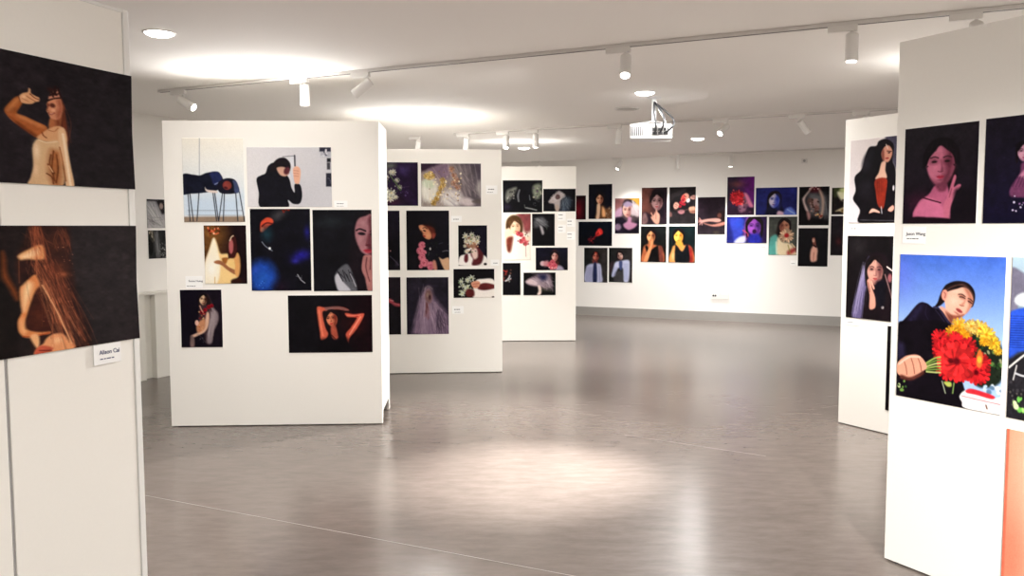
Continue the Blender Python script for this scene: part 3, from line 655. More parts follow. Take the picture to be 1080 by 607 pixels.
# ---- third panel
def p_tworobes(a):
    z = Z(a, 525, 180, 8.089)
    z.poly([(75, 175), (110, 150), (160, 140), (150, 180), (115, 235), (85, 270), (65, 240)], (112, 112, 104), 6); z.specks(16, (75, 150, 150, 260), 9, [(160, 158, 150), (60, 60, 58)], .7)
    z.poly([(300, 130), (360, 110), (375, 160), (360, 230), (320, 240), (300, 200)], (116, 122, 104), 6); z.specks(18, (300, 110, 370, 230), 9, [(160, 160, 140), (90, 70, 90), (60, 64, 56)], .7)
    z.line([(185, 165), (172, 210), (178, 260)], 16, (100, 100, 104), .8); z.line([(270, 210), (275, 250)], 8, (110, 112, 118), .8); z.line([(228, 290), (232, 315)], 8, (92, 96, 92), .8); z.line([(240, 315), (290, 325), (330, 335)], 11, (136, 138, 136), .9); z.g(80, 310, 40, 30, (44, 34, 56), .7); z.specks(12, (300, 230, 350, 300), 6, [(70, 70, 74)], .6)
def p_gauze(a):
    z = Z(a, 525, 180, 8.089)
    z.poly([(432, 265), (450, 235), (495, 190), (525, 170), (570, 200), (575, 225), (540, 250), (530, 320), (495, 330), (480, 285), (445, 278)], (166, 154, 152), 4); z.e(512, 225, 20, 24, (60, 34, 32), 0, .5); z.hairs(14, (470, 240), (540, 200), 14, 4, (220, 210, 206), .6); z.poly([(540, 260), (580, 215), (625, 240), (625, 300), (590, 345), (540, 345)], (62, 72, 86), 8, .8); z.hairs(12, (560, 240), (580, 330), 14, 4, (130, 138, 148), .5); z.poly([(490, 290), (520, 300), (520, 345), (495, 345)], (170, 150, 140), 4)
def p_child(a):
    z = Z(a, 525, 180, 8.089); a.grad((238, 226, 206), (232, 220, 204), 1)
    z.poly([(165, 365), (285, 362), (285, 500), (230, 520), (205, 440)], (134, 66, 68), 8)
    z.poly([(70, 440), (90, 400), (130, 378), (180, 390), (210, 440), (210, 520), (170, 520), (165, 430), (120, 425), (90, 500), (70, 500)], (72, 48, 26), 4)
    z.face(150, 480, 60, (240, 212, 178), (206, 158, 124), side=1, hair=(74, 48, 28), lips=(190, 84, 74), brow=(90, 56, 40), rot=-.1)
    z.poly([(60, 510), (100, 490), (125, 525), (115, 570), (65, 585)], (240, 206, 178), 4); z.poly([(75, 580), (140, 570), (120, 700), (85, 690)], (104, 44, 32), 5)
    z.poly([(140, 550), (190, 560), (270, 560), (285, 760), (55, 760), (55, 690), (110, 690)], (242, 234, 222), 6)
    for x, y in ((200, 545), (175, 535), (225, 580), (200, 600), (250, 590), (235, 620)): z.rose(x, y, 20, (204, 84, 92), (110, 24, 34))
    z.specks(14, (170, 520, 270, 640), 7, [(90, 20, 26), (224, 140, 130), (60, 70, 40)], .7); z.poly([(235, 565), (280, 560), (285, 590), (245, 595)], (240, 214, 190), 4); z.line([(238, 640), (240, 730)], 5, (150, 90, 76), .7)
def p_darkhand(a):
    z = Z(a, 525, 180, 8.089); z.poly([(305, 440), (330, 405), (380, 395), (420, 430), (425, 480), (390, 470), (350, 480), (315, 485)], (76, 76, 80), 7); z.hairs(18, (330, 420), (410, 470), 14, 3, (150, 150, 152), .6); z.poly([(360, 470), (380, 480), (395, 530), (380, 545), (368, 510)], (176, 170, 172), 4); z.line([(410, 470), (420, 500)], 8, (60, 70, 60), .7)
def p_kiss(a):
    z = Z(a, 525, 250, 8.667); a.grad((16, 15, 30), (12, 10, 16), 1)
    z.poly([(485, 190), (500, 130), (525, 115), (555, 160), (560, 250), (540, 280), (490, 260)], (70, 36, 30), 5); z.face(520, 175, 42, (224, 172, 158), (150, 80, 74), side=1); z.poly([(540, 260), (580, 262), (605, 300), (530, 300)], (160, 150, 172), 5)
    for x, y, r in ((500, 230, 26), (475, 250, 26), (450, 245, 20), (520, 262, 26), (495, 275, 22)): z.rose(x, y, r, (206, 96, 108), (120, 24, 40))
    z.e(410, 240, 24, 24, (208, 176, 180), 0, .5); z.poly([(420, 225), (460, 215), (450, 260), (425, 265)], (190, 130, 134), 5); z.specks(10, (460, 270, 540, 300), 7, [(232, 200, 190), (190, 90, 100)], .7)
def p_bouquetdark(a):
    z = Z(a, 525, 250, 8.667); z.specks(16, (50, 295, 120, 400), 10, [(120, 40, 34), (70, 30, 28), (90, 60, 50)], .8); z.line([(70, 400), (95, 385), (110, 350)], 12, (190, 188, 190)); z.line([(95, 395), (120, 375)], 10, (160, 160, 164)); z.specks(8, (60, 380, 120, 430), 7, [(210, 208, 206), (110, 120, 110)], .9); z.line([(50, 300), (80, 320)], 8, (190, 60, 50))
def p_tulle(a):
    z = Z(a, 525, 250, 8.667)
    z.poly([(255, 405), (290, 375), (340, 350), (390, 330), (470, 335), (495, 390), (505, 490), (480, 470), (440, 480), (400, 460), (380, 450), (330, 445), (280, 432)], (118, 100, 110), 6); z.poly([(255, 405), (300, 380), (350, 400), (360, 440), (285, 430)], (206, 182, 184), 5)
    z.hairs(28, (330, 380), (460, 440), 18, 3, (210, 190, 196), .5, .04); z.hairs(14, (450, 350), (490, 470), 14, 3, (200, 186, 194), .5); z.poly([(370, 340), (440, 335), (450, 380), (400, 400)], (34, 34, 62), 8, .8); z.poly([(365, 440), (390, 445), (400, 490), (388, 528), (358, 528), (372, 490)], (232, 208, 196), 3); z.hairs(8, (400, 480), (480, 500), 10, 4, (96, 100, 76), .6)
g = 'photographs on the third panel'
hang(F3, [(530.3, 190.1), (572, 189.9), (572, 223.9), (530.3, 224)], p_tworobes, (13, 12, 16), 'black photograph of dim hanging garments, top left on the third panel', g)
hang(F3, [(573, 199.2), (607, 198.8), (607, 222.6), (573, 223)], p_gauze, (13, 12, 17), 'black photograph of a hand lifting gauze, top right on the third panel', g)
hang(F3, [(531, 225.5), (560, 225), (559.4, 274), (531, 274)], p_child, (238, 226, 206), 'bright photograph of a long-haired girl in white with red flowers', g)
hang(F3, [(561.2, 225.4), (585, 225.1), (585, 259), (561.2, 259)], p_darkhand, (12, 11, 14), 'narrow black photograph of a grey flower shape beside the bright girl', g)
hang(F3, [(565, 260.7), (598.8, 261), (598.8, 284.6), (565, 284.8)], p_kiss, (15, 13, 24), 'small dark photograph of a woman holding pink flowers to her mouth', g)
hang(F3, [(530.2, 277.1), (548.9, 277.1), (548.9, 310.8), (530.2, 310.8)], p_bouquetdark, (13, 12, 16), 'narrow black photograph of a dark bouquet, lowest left on the third panel', g)
hang(F3, [(552.1, 287.2), (585.9, 287.2), (585.9, 311), (552.1, 311)], p_tulle, (13, 12, 14), 'small black photograph of pale tulle spread over a hand', g)

# ---- back wall
def p_red(a):
    z = Z(a, 605, 185, 8.675); a.grad((96, 12, 26), (34, 8, 14), 0, .3, 1); z.g(45, 320, 40, 70, (120, 14, 32), .7); z.poly([(-40, 180), (115, 180), (115, 215), (-40, 220)], (30, 8, 14), 8)
def p_pray(a):
    z = Z(a, 605, 185, 8.675)
    z.poly([(205, 400), (210, 330), (225, 280), (270, 270), (300, 300), (345, 290), (355, 400)], (96, 62, 40), 6); z.e(245, 200, 38, 50, (34, 20, 22), 0, .4); z.face(240, 215, 48, (226, 170, 132), (110, 56, 40), side=1)
    z.poly([(205, 400), (212, 340), (215, 265), (240, 260), (245, 310), (232, 400)], (232, 192, 158), 3); z.poly([(262, 290), (285, 310), (292, 370), (262, 370)], (240, 176, 120), 4); z.specks(14, (300, 290, 350, 390), 9, [(150, 126, 104), (70, 50, 40), (110, 90, 80)], .7)
def p_redglove(a):
    z = Z(a, 605, 225, 7.5875); a.grad((8, 14, 26), (9, 9, 16), 1); z.poly([(180, 150), (205, 118), (228, 130), (232, 160), (200, 180), (178, 178)], (214, 46, 42), 3); z.line([(172, 186), (195, 160)], 10, (150, 26, 30)); z.line([(200, 130), (215, 165)], 4, (250, 110, 90)); z.specks(14, (118, 185, 165, 245), 9, [(130, 24, 32), (90, 16, 26), (160, 40, 44)], .8)
def p_beret(a):
    z = Z(a, 605, 185, 8.675); a.grad((150, 126, 112), (58, 46, 54), 1, .1, .7)
    z.poly([(480, 205), (605, 205), (605, 300), (560, 250), (520, 235)], (206, 156, 60), 8); z.poly([(380, 215), (460, 215), (450, 260), (380, 330)], (132, 84, 84), 8); z.poly([(378, 330), (440, 290), (455, 330), (430, 380), (378, 390)], (190, 150, 176), 6)
    z.poly([(450, 350), (448, 270), (480, 215), (560, 240), (575, 320), (555, 380), (540, 340), (520, 280), (470, 290)], (40, 28, 38), 4); z.face(492, 320, 62, (222, 178, 160), (150, 92, 90), side=1, hair=None)
    z.poly([(455, 262), (490, 235), (540, 252), (570, 280), (530, 278), (480, 290)], (150, 132, 158), 4); z.poly([(540, 270), (605, 280), (605, 370), (560, 370), (525, 350)], (200, 182, 186), 5); z.hairs(12, (540, 240), (600, 330), 10, 5, (232, 220, 220), .6)
    z.poly([(378, 400), (430, 380), (470, 400), (520, 480), (600, 400), (605, 535), (378, 535)], (26, 20, 32), 5); z.poly([(455, 445), (490, 420), (500, 380), (530, 385), (530, 425), (580, 440), (560, 475), (510, 497), (470, 480)], (186, 130, 160), 4); z.e(405, 470, 30, 30, (136, 112, 136), 0, .6)
def p_shirt(red):
    def f(a):
        z = Z(a, 605, 225, 7.5875); a.grad((22, 24, 24), (44, 40, 40), 0)
        if red:
            z.face(178, 345, 36, (196, 110, 90), (96, 36, 34), side=1, long=False); z.line([(160, 320), (178, 305), (198, 320)], 12, (40, 20, 18)); z.line([(172, 312), (188, 318)], 8, (190, 60, 44), .8); z.poly([(150, 370), (190, 380), (190, 410), (165, 410)], (110, 50, 48), 4)
            z.poly([(95, 550), (98, 440), (120, 408), (160, 400), (215, 405), (228, 480), (225, 550)], (176, 178, 208), 4); z.poly([(160, 405), (184, 405), (186, 550), (155, 550)], (34, 40, 74), 3)
            for k in range(5): z.line([(108 + k * 10, 430), (104 + k * 10, 545)], 5, (120, 122, 160), .7)
            z.line([(205, 420), (212, 545)], 5, (120, 122, 160), .7); z.poly([(228, 300), (275, 300), (275, 550), (240, 550)], (50, 46, 46), 8, .8)
        else:
            z.poly([(350, 330), (360, 300), (390, 310), (400, 360), (370, 385), (350, 380)], (30, 22, 26), 4); z.face(372, 338, 32, (206, 168, 152), (110, 70, 66), rot=-.4, side=-1, long=False); z.poly([(286, 400), (320, 380), (330, 400), (300, 480), (286, 470)], (46, 36, 40), 5)
            z.poly([(305, 500), (320, 430), (335, 390), (380, 378), (440, 372), (450, 420), (440, 540), (400, 540), (395, 440), (355, 440), (330, 500)], (190, 194, 222), 4); z.poly([(365, 385), (390, 385), (385, 450), (368, 440)], (56, 66, 108), 3); z.poly([(335, 470), (390, 470), (390, 550), (325, 550)], (56, 54, 56), 5)
            for k in range(5): z.line([(402 + k * 8, 400), (405 + k * 7, 530)], 4, (140, 146, 186), .7); z.line([(320 + k * 8, 430), (308 + k * 6, 500)], 4, (140, 146, 186), .6)
    return f
def p_brown(a):
    z = Z(a, 670, 190, 6.39); a.grad((96, 56, 48), (34, 22, 30), 0, .2, .8)
    z.poly([(112, 130), (120, 70), (155, 60), (190, 90), (200, 200), (180, 290), (150, 240)], (20, 14, 20), 5); z.face(148, 145, 56, (170, 130, 128), (86, 54, 56), side=1, turn=-.2, long=False)
    z.poly([(45, 295), (45, 230), (75, 215), (120, 240), (160, 230), (215, 290), (215, 300)], (38, 26, 34), 5); z.poly([(45, 240), (70, 220), (85, 270), (70, 295), (45, 295)], (128, 96, 96), 5)
    z.poly([(120, 240), (135, 215), (142, 195), (152, 215), (165, 235), (160, 290), (135, 292), (105, 250)], (190, 140, 120), 3); z.line([(108, 220), (125, 255)], 8, (180, 130, 112)); z.line([(140, 210), (140, 260)], 4, (110, 66, 60), .7)
def p_lying(a):
    z = Z(a, 670, 190, 6.39); a.grad((40, 34, 36), (46, 42, 44), 1, .4, 1); z.g(320, 200, 90, 70, (26, 20, 22), .9)
    z.poly([(236, 150), (262, 118), (300, 104), (330, 84), (372, 96), (396, 130), (380, 180), (330, 200), (262, 210), (238, 190)], (20, 16, 18), 4)
    z.poly([(318, 104), (340, 86), (360, 94), (362, 118), (345, 140), (322, 148), (308, 130)], (206, 138, 120), 2); z.poly([(316, 106), (334, 96), (338, 140), (320, 146), (308, 130)], (186, 60, 54), 3, .85); z.line([(330, 104), (344, 112)], 4, (60, 20, 20)); z.e(334, 126, 7, 4, (130, 20, 30), .4, .5)
    z.poly([(258, 168), (268, 150), (284, 148), (296, 164), (290, 184), (272, 194), (260, 184)], (200, 146, 128), 2); z.line([(268, 160), (288, 172)], 3, (110, 60, 54)); z.line([(264, 172), (282, 182)], 3, (110, 60, 54))
    z.poly([(346, 138), (358, 122), (368, 124), (368, 142), (352, 150)], (226, 214, 216), 2); z.poly([(368, 118), (384, 102), (406, 100), (406, 124), (388, 130)], (206, 150, 138), 2); z.line([(384, 110), (402, 118)], 3, (120, 64, 60))
    z.poly([(362, 186), (380, 176), (408, 180), (408, 216), (384, 222), (366, 212)], (212, 158, 130), 2.5); z.poly([(366, 206), (408, 200), (408, 216), (384, 222)], (140, 86, 72), 3, .7)
    z.poly([(286, 212), (306, 198), (330, 202), (330, 220), (306, 228)], (170, 112, 118), 2.5); z.poly([(230, 212), (246, 220), (248, 240), (232, 246)], (136, 92, 88), 2.5)
    for x, y in ((302, 176), (316, 158), (330, 160), (306, 150), (322, 136)): z.rose(x, y, 10, (150, 26, 38), (64, 8, 14))
    z.line([(262, 196), (300, 206), (356, 196)], 6, (110, 70, 66), .6); a.a = a.a * .72
def p_yellow(left):
    def f(a):
        if left:
            z = Z(a, 670, 190, 6.39); a.grad((20, 24, 24), (18, 14, 12), 1)
            z.e(110, 370, 30, 38, (40, 18, 12), 0, .4); z.face(107, 378, 42, (222, 162, 108), (110, 56, 34), side=1); z.poly([(92, 410), (120, 410), (118, 450), (90, 450)], (196, 120, 76), 4)
            z.poly([(48, 555), (52, 470), (66, 438), (100, 430), (150, 440), (182, 460), (190, 555)], (190, 104, 66), 4); z.poly([(68, 450), (80, 440), (100, 470), (140, 445), (158, 450), (165, 555), (88, 555), (82, 500)], (16, 14, 14), 3)
            z.poly([(55, 550), (80, 480), (100, 440), (112, 400), (120, 405), (108, 470), (80, 550)], (226, 150, 100), 3); z.poly([(158, 450), (182, 452), (190, 550), (165, 550)], (120, 60, 50), 4)
        else:
            z = Z(a, 670, 190, 6.39); a.grad((14, 30, 32), (20, 22, 22), 1)
            z.e(295, 372, 34, 42, (30, 22, 14), 0, .4); z.face(292, 378, 44, (246, 212, 92), (214, 130, 50), side=1, lips=(190, 60, 40)); z.poly([(280, 410), (312, 410), (325, 445), (300, 470), (270, 450)], (230, 160, 60), 4)
            z.poly([(232, 555), (248, 465), (262, 440), (310, 440), (360, 440), (385, 470), (392, 555)], (226, 150, 80), 4); z.poly([(340, 440), (385, 460), (392, 555), (355, 555)], (150, 40, 36), 5, .85); z.poly([(270, 445), (282, 440), (315, 478), (345, 435), (358, 440), (362, 555), (272, 555)], (16, 18, 22), 3); z.g(255, 510, 14, 40, (250, 210, 150), .7)
    return f
def p_reach(a):
    z = Z(a, 670, 190, 6.39); a.grad((34, 22, 32), (42, 34, 40), 1)
    z.poly([(550, 230), (575, 205), (605, 215), (605, 300), (560, 310), (550, 270)], (34, 22, 22), 5); z.poly([(440, 272), (500, 258), (560, 256), (580, 270), (560, 282), (500, 278), (450, 284)], (206, 154, 142), 3); z.poly([(450, 284), (520, 298), (600, 280), (605, 298), (550, 312), (500, 306)], (190, 126, 112), 3)
    for dx, dy in ((-18, -22), (-24, -8), (-26, 6), (-16, 22), (0, 24)): z.line([(450, 276), (450 + dx, 276 + dy)], 6, (196, 140, 132))
    z.e(568, 238, 14, 18, (96, 56, 50), 0, .5); z.e(545, 350, 20, 10, (58, 50, 44), 0, .8)
def p_redflowers(a):
    z = Z(a, 760, 180, 6.389); a.grad((44, 30, 52), (96, 22, 110), 0, .3, .9)
    z.g(110, 90, 60, 26, (112, 58, 60), .8); z.poly([(45, 250), (230, 240), (230, 300), (45, 300)], (34, 18, 34), 12); z.poly([(150, 160), (180, 155), (215, 230), (215, 245), (180, 240), (165, 270), (130, 280), (120, 240)], (112, 74, 92), 5)
    z.poly([(160, 150), (182, 160), (205, 205), (220, 240), (195, 240), (172, 190)], (220, 122, 160), 4); z.specks(10, (130, 200, 200, 280), 9, [(190, 110, 130), (70, 40, 60)], .7)
    for x, y, r in ((90, 165, 26), (120, 160, 30), (130, 195, 30), (100, 200, 28), (115, 215, 22), (80, 190, 18), (140, 165, 20)): z.flower(x, y, r, (226, 44, 54), (130, 14, 24), 9)
    z.specks(14, (75, 130, 160, 225), 6, [(120, 12, 22), (250, 100, 90)], .7)
def p_bluewoman(a):
    z = Z(a, 760, 180, 6.389); a.grad((32, 36, 108), (28, 28, 84), 0); z.g(480, 140, 60, 60, (40, 44, 130), .6)
    z.poly([(300, 295), (318, 220), (330, 160), (370, 135), (405, 160), (412, 230), (440, 290), (440, 298), (300, 298)], (16, 16, 40), 5); z.face(362, 198, 50, (206, 196, 216), (48, 66, 178), rot=.1, side=1, brow=(20, 20, 50), lips=(120, 60, 120)); z.poly([(370, 165), (398, 170), (400, 250), (372, 250)], (46, 62, 176), 8, .6)
    z.poly([(380, 298), (390, 270), (425, 280), (430, 298)], (210, 170, 190), 4); z.poly([(440, 255), (480, 248), (510, 298), (430, 298)], (90, 110, 196), 5); z.line([(450, 260), (500, 290)], 8, (150, 176, 226), .7)
def p_purpleblue(a):
    z = Z(a, 760, 180, 6.389); a.grad((30, 34, 110), (44, 24, 60), 0, .3, 1)
    z.poly([(62, 320), (120, 315), (160, 340), (150, 420), (130, 490), (100, 485), (75, 400)], (50, 62, 172), 6); z.poly([(155, 400), (175, 320), (190, 315), (180, 390), (195, 430), (165, 470)], (120, 60, 130), 5); z.poly([(90, 488), (120, 450), (165, 440), (160, 488)], (196, 196, 226), 5); z.g(120, 360, 40, 40, (40, 74, 200), .6)
    z.poly([(185, 340), (215, 312), (255, 320), (275, 400), (260, 488), (200, 488)], (34, 22, 56), 5); z.face(228, 378, 62, (150, 74, 176), (70, 34, 110), side=1, brow=(36, 16, 50), lips=(40, 20, 60)); z.poly([(200, 430), (262, 430), (270, 488), (195, 488)], (36, 40, 160), 8); z.e(228, 408, 14, 14, (40, 16, 50), 0, .5); z.line([(150, 400), (180, 420), (185, 440)], 8, (196, 70, 90), .6)
def p_gerbera(a):
    z = Z(a, 760, 180, 6.389); a.grad((58, 60, 56), (86, 88, 80), 1)
    z.poly([(375, 440), (385, 370), (410, 335), (450, 330), (465, 380), (460, 430), (420, 480), (380, 470)], (36, 20, 18), 5); z.face(430, 375, 46, (178, 118, 92), (110, 60, 48), side=-1)
    z.poly([(325, 567), (328, 480), (345, 440), (385, 440), (390, 567)], (84, 158, 148), 5); z.poly([(385, 450), (420, 480), (470, 490), (505, 540), (505, 567), (385, 567)], (226, 206, 170), 5); z.line([(375, 480), (378, 560)], 10, (190, 220, 200), .7)
    z.flower(445, 435, 44, (222, 184, 150), (150, 90, 60), 16, (96, 22, 24)); z.e(445, 435, 16, 15, (150, 30, 34), 0, .5); z.poly([(450, 540), (500, 515), (508, 540), (470, 567), (450, 567)], (160, 60, 56), 5, .8); z.line([(480, 490), (500, 515)], 7, (220, 190, 150)); z.line([(455, 500), (470, 560)], 6, (140, 130, 60), .8)
def p_armsup(a):
    z = Z(a, 840, 185, 11.036); a.grad((16, 14, 18), (14, 10, 12), 1)
    z.poly([(130, 210), (260, 200), (340, 240), (360, 480), (300, 480), (150, 440)], (92, 92, 96), 14, .9); z.poly([(170, 130), (270, 130), (270, 185), (160, 190)], (70, 20, 30), 8); z.hairs(14, (330, 250), (350, 470), 18, 6, (112, 112, 114), .5)
    z.poly([(200, 130), (180, 150), (115, 240), (100, 300), (130, 380), (140, 420), (105, 400), (70, 290), (80, 250), (140, 180), (170, 130)], (206, 180, 172), 4); z.poly([(260, 150), (290, 180), (320, 260), (320, 360), (300, 480), (270, 490), (295, 380), (290, 270), (268, 200)], (186, 156, 140), 5)
    z.e(205, 325, 44, 60, (150, 120, 118), .4, .5); z.e(235, 380, 30, 40, (120, 80, 76), 0, .6); z.e(160, 300, 34, 40, (92, 66, 62), 0, .7); z.specks(20, (140, 280, 270, 440), 14, [(80, 54, 50), (160, 130, 124), (50, 34, 32)], .6)
    z.poly([(120, 420), (160, 440), (160, 500), (135, 510)], (170, 124, 120), 5); z.specks(10, (220, 450, 310, 500), 12, [(206, 150, 120), (120, 30, 34), (216, 180, 110)], .8); z.specks(8, (150, 125, 290, 160), 8, [(220, 180, 176), (170, 110, 110)], .8)
def p_figure(a):
    z = Z(a, 835, 185, 5.783); a.grad((22, 20, 24), (12, 10, 13), 1)
    z.line([(135, 385), (140, 430)], 18, (120, 70, 60)); z.e(133, 395, 8, 12, (206, 154, 134), 0, .5); z.poly([(118, 450), (140, 425), (158, 450), (155, 490), (150, 520), (120, 525), (112, 500)], (226, 170, 150), 4); z.line([(135, 425), (148, 435)], 10, (44, 14, 18)); z.line([(135, 470), (132, 520)], 5, (160, 96, 84), .7)
def p_leaf(a):
    z = Z(a, 840, 185, 11.036); a.grad((34, 30, 26), (28, 20, 22), 1)
    z.poly([(440, 140), (520, 140), (530, 200), (480, 190), (470, 250), (440, 240)], (70, 80, 46), 6); z.poly([(475, 195), (530, 180), (700, 160), (700, 320), (550, 300), (500, 260)], (236, 234, 196), 5); z.poly([(520, 145), (700, 130), (700, 170), (530, 195)], (206, 214, 150), 6)
    z.poly([(455, 415), (530, 375), (600, 370), (560, 430), (500, 415)], (232, 214, 170), 4); z.poly([(520, 400), (560, 385), (560, 430), (530, 420)], (110, 84, 40), 4); z.specks(12, (440, 280, 560, 380), 10, [(60, 40, 36), (20, 14, 16)], .6)
def p_dimred(a):
    z = Z(a, 835, 185, 5.783); a.grad((30, 26, 32), (24, 18, 22), 1); z.g(285, 400, 24, 30, (84, 30, 32), .8); z.g(330, 330, 40, 60, (50, 34, 36), .7)
g = 'photographs on the back wall'
hang(WB, [(609, 206), (618, 206), (618, 231.3), (609, 231.4)], p_red, (70, 10, 20), 'deep red photograph, leftmost on the back wall beside the third panel edge', g, uext=(.28, 0))
hang(WB, [(620.9, 194.2), (645.7, 193.9), (645.7, 230.8), (620.9, 230.6)], p_pray, (11, 11, 22), 'dark blue-black photograph of a lit woman with hands under her chin', g)
hang(WB, [(610.3, 233.6), (645.6, 233.6), (645.6, 258.9), (610.3, 259)], p_redglove, (9, 11, 20), 'wide near-black photograph with a bright red gloved hand', g)
hang(WB, [(648.8, 209.2), (674.7, 208.6), (673.9, 245.9), (648.6, 246.1)], p_beret, (90, 70, 80), 'photograph of a woman in a grey-lilac cap with patterned cloth around her', g)
hang(WB, [(616.2, 261.2), (640.8, 261), (640.8, 297.5), (616.2, 297.5)], p_shirt(True), (28, 26, 28), 'photograph of a person in white shirt and dark tie, face lit red', g)
hang(WB, [(642.3, 261.2), (667.2, 261), (666.7, 297.5), (642.3, 297.5)], p_shirt(False), (34, 30, 32), 'photograph of a white-shirted person, head tilted, beside the red-faced one', g)
hang(WB, [(677.5, 197.8), (704.1, 197.5), (703.2, 236.2), (676.3, 236.6)], p_brown, (60, 36, 38), 'brown portrait photograph of a dark-haired person with fingers at the throat', g)
hang(WB, [(706.3, 197.5), (734.2, 196.7), (733.4, 235.9), (705.7, 235.4)], p_lying, (36, 32, 34), 'grey photograph of a reclining person with red blooms and bent arms', g)
hang(WB, [(676.3, 238.8), (703.2, 238.2), (702.4, 276), (675.5, 276.4)], p_yellow(True), (20, 20, 20), 'photograph of a woman in a black vest top, orange light, hand at chin', g)
hang(WB, [(705.7, 238.5), (733.8, 238.2), (732.6, 276.9), (704.7, 276.5)], p_yellow(False), (18, 24, 26), 'photograph of a woman in a black vest top, face lit bright yellow', g)
hang(WB, [(735.7, 208), (765.5, 207.5), (764.4, 247.1), (735.7, 246.7)], p_reach, (36, 26, 34), 'dark purple-brown photograph of arms reaching out to the left', g)
hang(WB, [(767.5, 186.6), (796, 186), (795.2, 226.5), (766.6, 226.5)], p_redflowers, (60, 26, 70), 'purple photograph with a mass of bright red flowers, highest on the back wall', g)
hang(WB, [(797.2, 198), (840.9, 197.2), (840.6, 226.5), (797.1, 226.5)], p_bluewoman, (30, 32, 96), 'wide blue photograph of a woman with half her face white', g)
hang(WB, [(766.6, 228.5), (809, 228.2), (808.5, 256.4), (766.3, 255.9)], p_purpleblue, (40, 30, 90), 'wide blue and violet photograph of an open-mouthed face', g)
hang(WB, [(811.2, 228.8), (840.9, 228), (840.3, 268.9), (810.4, 268.7)], p_gerbera, (70, 72, 66), 'photograph of a person in teal and cream holding a pale gerbera to the face', g)
hang(WB, [(843.1, 196.8), (875.1, 196.6), (873.9, 237.4), (842.3, 237.4)], p_armsup, (15, 12, 15), 'dark photograph of raised arms forming an arch over blurred faces', g)
hang(WB, [(842.3, 240.4), (873.6, 240.4), (872.7, 281), (841.4, 280.5)], p_figure, (16, 14, 17), 'black photograph of a small pale standing figure, below the arch of arms', g)
hang(WB, [(877.7, 198), (890.4, 197.6), (890.4, 226), (877, 226)], p_leaf, (30, 26, 24), 'photograph of yellow-green light through leaves, partly behind the right panel', g, uext=(0, .26))
hang(WB, [(876.5, 227.7), (890, 227.6), (890, 269), (875.7, 269.3)], p_dimred, (26, 22, 26), 'plain near-black photograph at the right end, under the leafy one', g, uext=(0, .26))

# ---- panels on the right
def p_longhair(a):
    z = Z(a, 885, 135, 5.786); a.grad((232, 222, 220), (222, 212, 216), 1); z.poly([(285, 45), (355, 40), (355, 240), (320, 180)], (70, 66, 84), 6)
    z.poly([(128, 580), (130, 500), (88, 435), (104, 380), (98, 300), (140, 250), (170, 150), (190, 115), (230, 108), (245, 80), (285, 66), (325, 85), (338, 120), (330, 200), (350, 280), (350, 580)], (15, 11, 15), 2.5)
    z.poly([(262, 150), (280, 115), (305, 105), (326, 130), (326, 165), (305, 205), (285, 205), (265, 180)], (212, 148, 124), 2.5); z.line([(290, 100), (300, 125)], 6, (236, 210, 196), .8); z.line([(296, 140), (322, 142)], 5, (60, 26, 24)); z.e(296, 184, 12, 5, (150, 50, 48), 0, .5); z.e(308, 150, 8, 4, (40, 20, 20), 0, .5); z.poly([(262, 150), (275, 130), (280, 190), (268, 195)], (130, 70, 60), 4)
    z.poly([(262, 210), (288, 205), (285, 255), (292, 305), (225, 312), (245, 270)], (226, 180, 156), 3); z.poly([(222, 318), (292, 308), (290, 390), (272, 490), (240, 470), (228, 400)], (140, 42, 26), 2.5)
    for k in range(5): z.line([(236 + k * 12, 320), (246 + k * 7, 470)], 3, (96, 22, 16), .6)
    z.poly([(185, 520), (205, 490), (245, 505), (250, 518), (215, 512)], (226, 176, 156), 2); z.poly([(300, 498), (330, 470), (340, 490), (320, 510)], (220, 160, 140), 2); z.line([(260, 480), (264, 520)], 6, (180, 180, 186)); z.line([(130, 560), (350, 565)], 4, (110, 108, 116), .7); z.e(335, 365, 6, 16, (210, 200, 204), 0, .5); z.e(180, 200, 30, 60, (28, 24, 32), .4, .8); z.e(165, 370, 40, 60, (24, 20, 26), 0, .8)
def p_veilwoman(a):
    z = Z(a, 885, 235, 5.514); a.grad((16, 12, 14), (20, 14, 18), 1); z.e(110, 140, 60, 60, (30, 26, 28), 0, 1., .7)
    z.poly([(80, 552), (85, 480), (120, 340), (160, 230), (180, 200), (175, 330), (150, 420), (130, 555)], (96, 86, 126), 6); z.hairs(24, (150, 250), (105, 530), 14, 3, (166, 156, 192), .5)
    z.poly([(160, 260), (180, 195), (230, 170), (280, 200), (310, 290), (315, 420), (290, 570), (150, 560), (165, 400)], (24, 15, 20), 6)
    z.face(212, 280, 74, (200, 146, 130), (104, 60, 60), side=1, turn=.1); z.poly([(165, 340), (185, 325), (195, 380), (212, 430), (215, 480), (205, 498), (178, 496), (180, 420)], (214, 150, 130), 3); z.line([(172, 345), (182, 400)], 5, (110, 60, 56), .8); z.line([(190, 340), (205, 380)], 12, (220, 160, 140))
    z.line([(282, 255), (315, 280)], 8, (226, 206, 200)); z.line([(270, 300), (300, 400), (310, 440)], 8, (130, 96, 96), .8); z.e(298, 320, 12, 24, (140, 80, 84), 0, .6); z.e(255, 490, 8, 9, (190, 176, 176), 0, .5); z.poly([(215, 350), (270, 340), (270, 470), (225, 480)], (16, 14, 22), 6, .8)
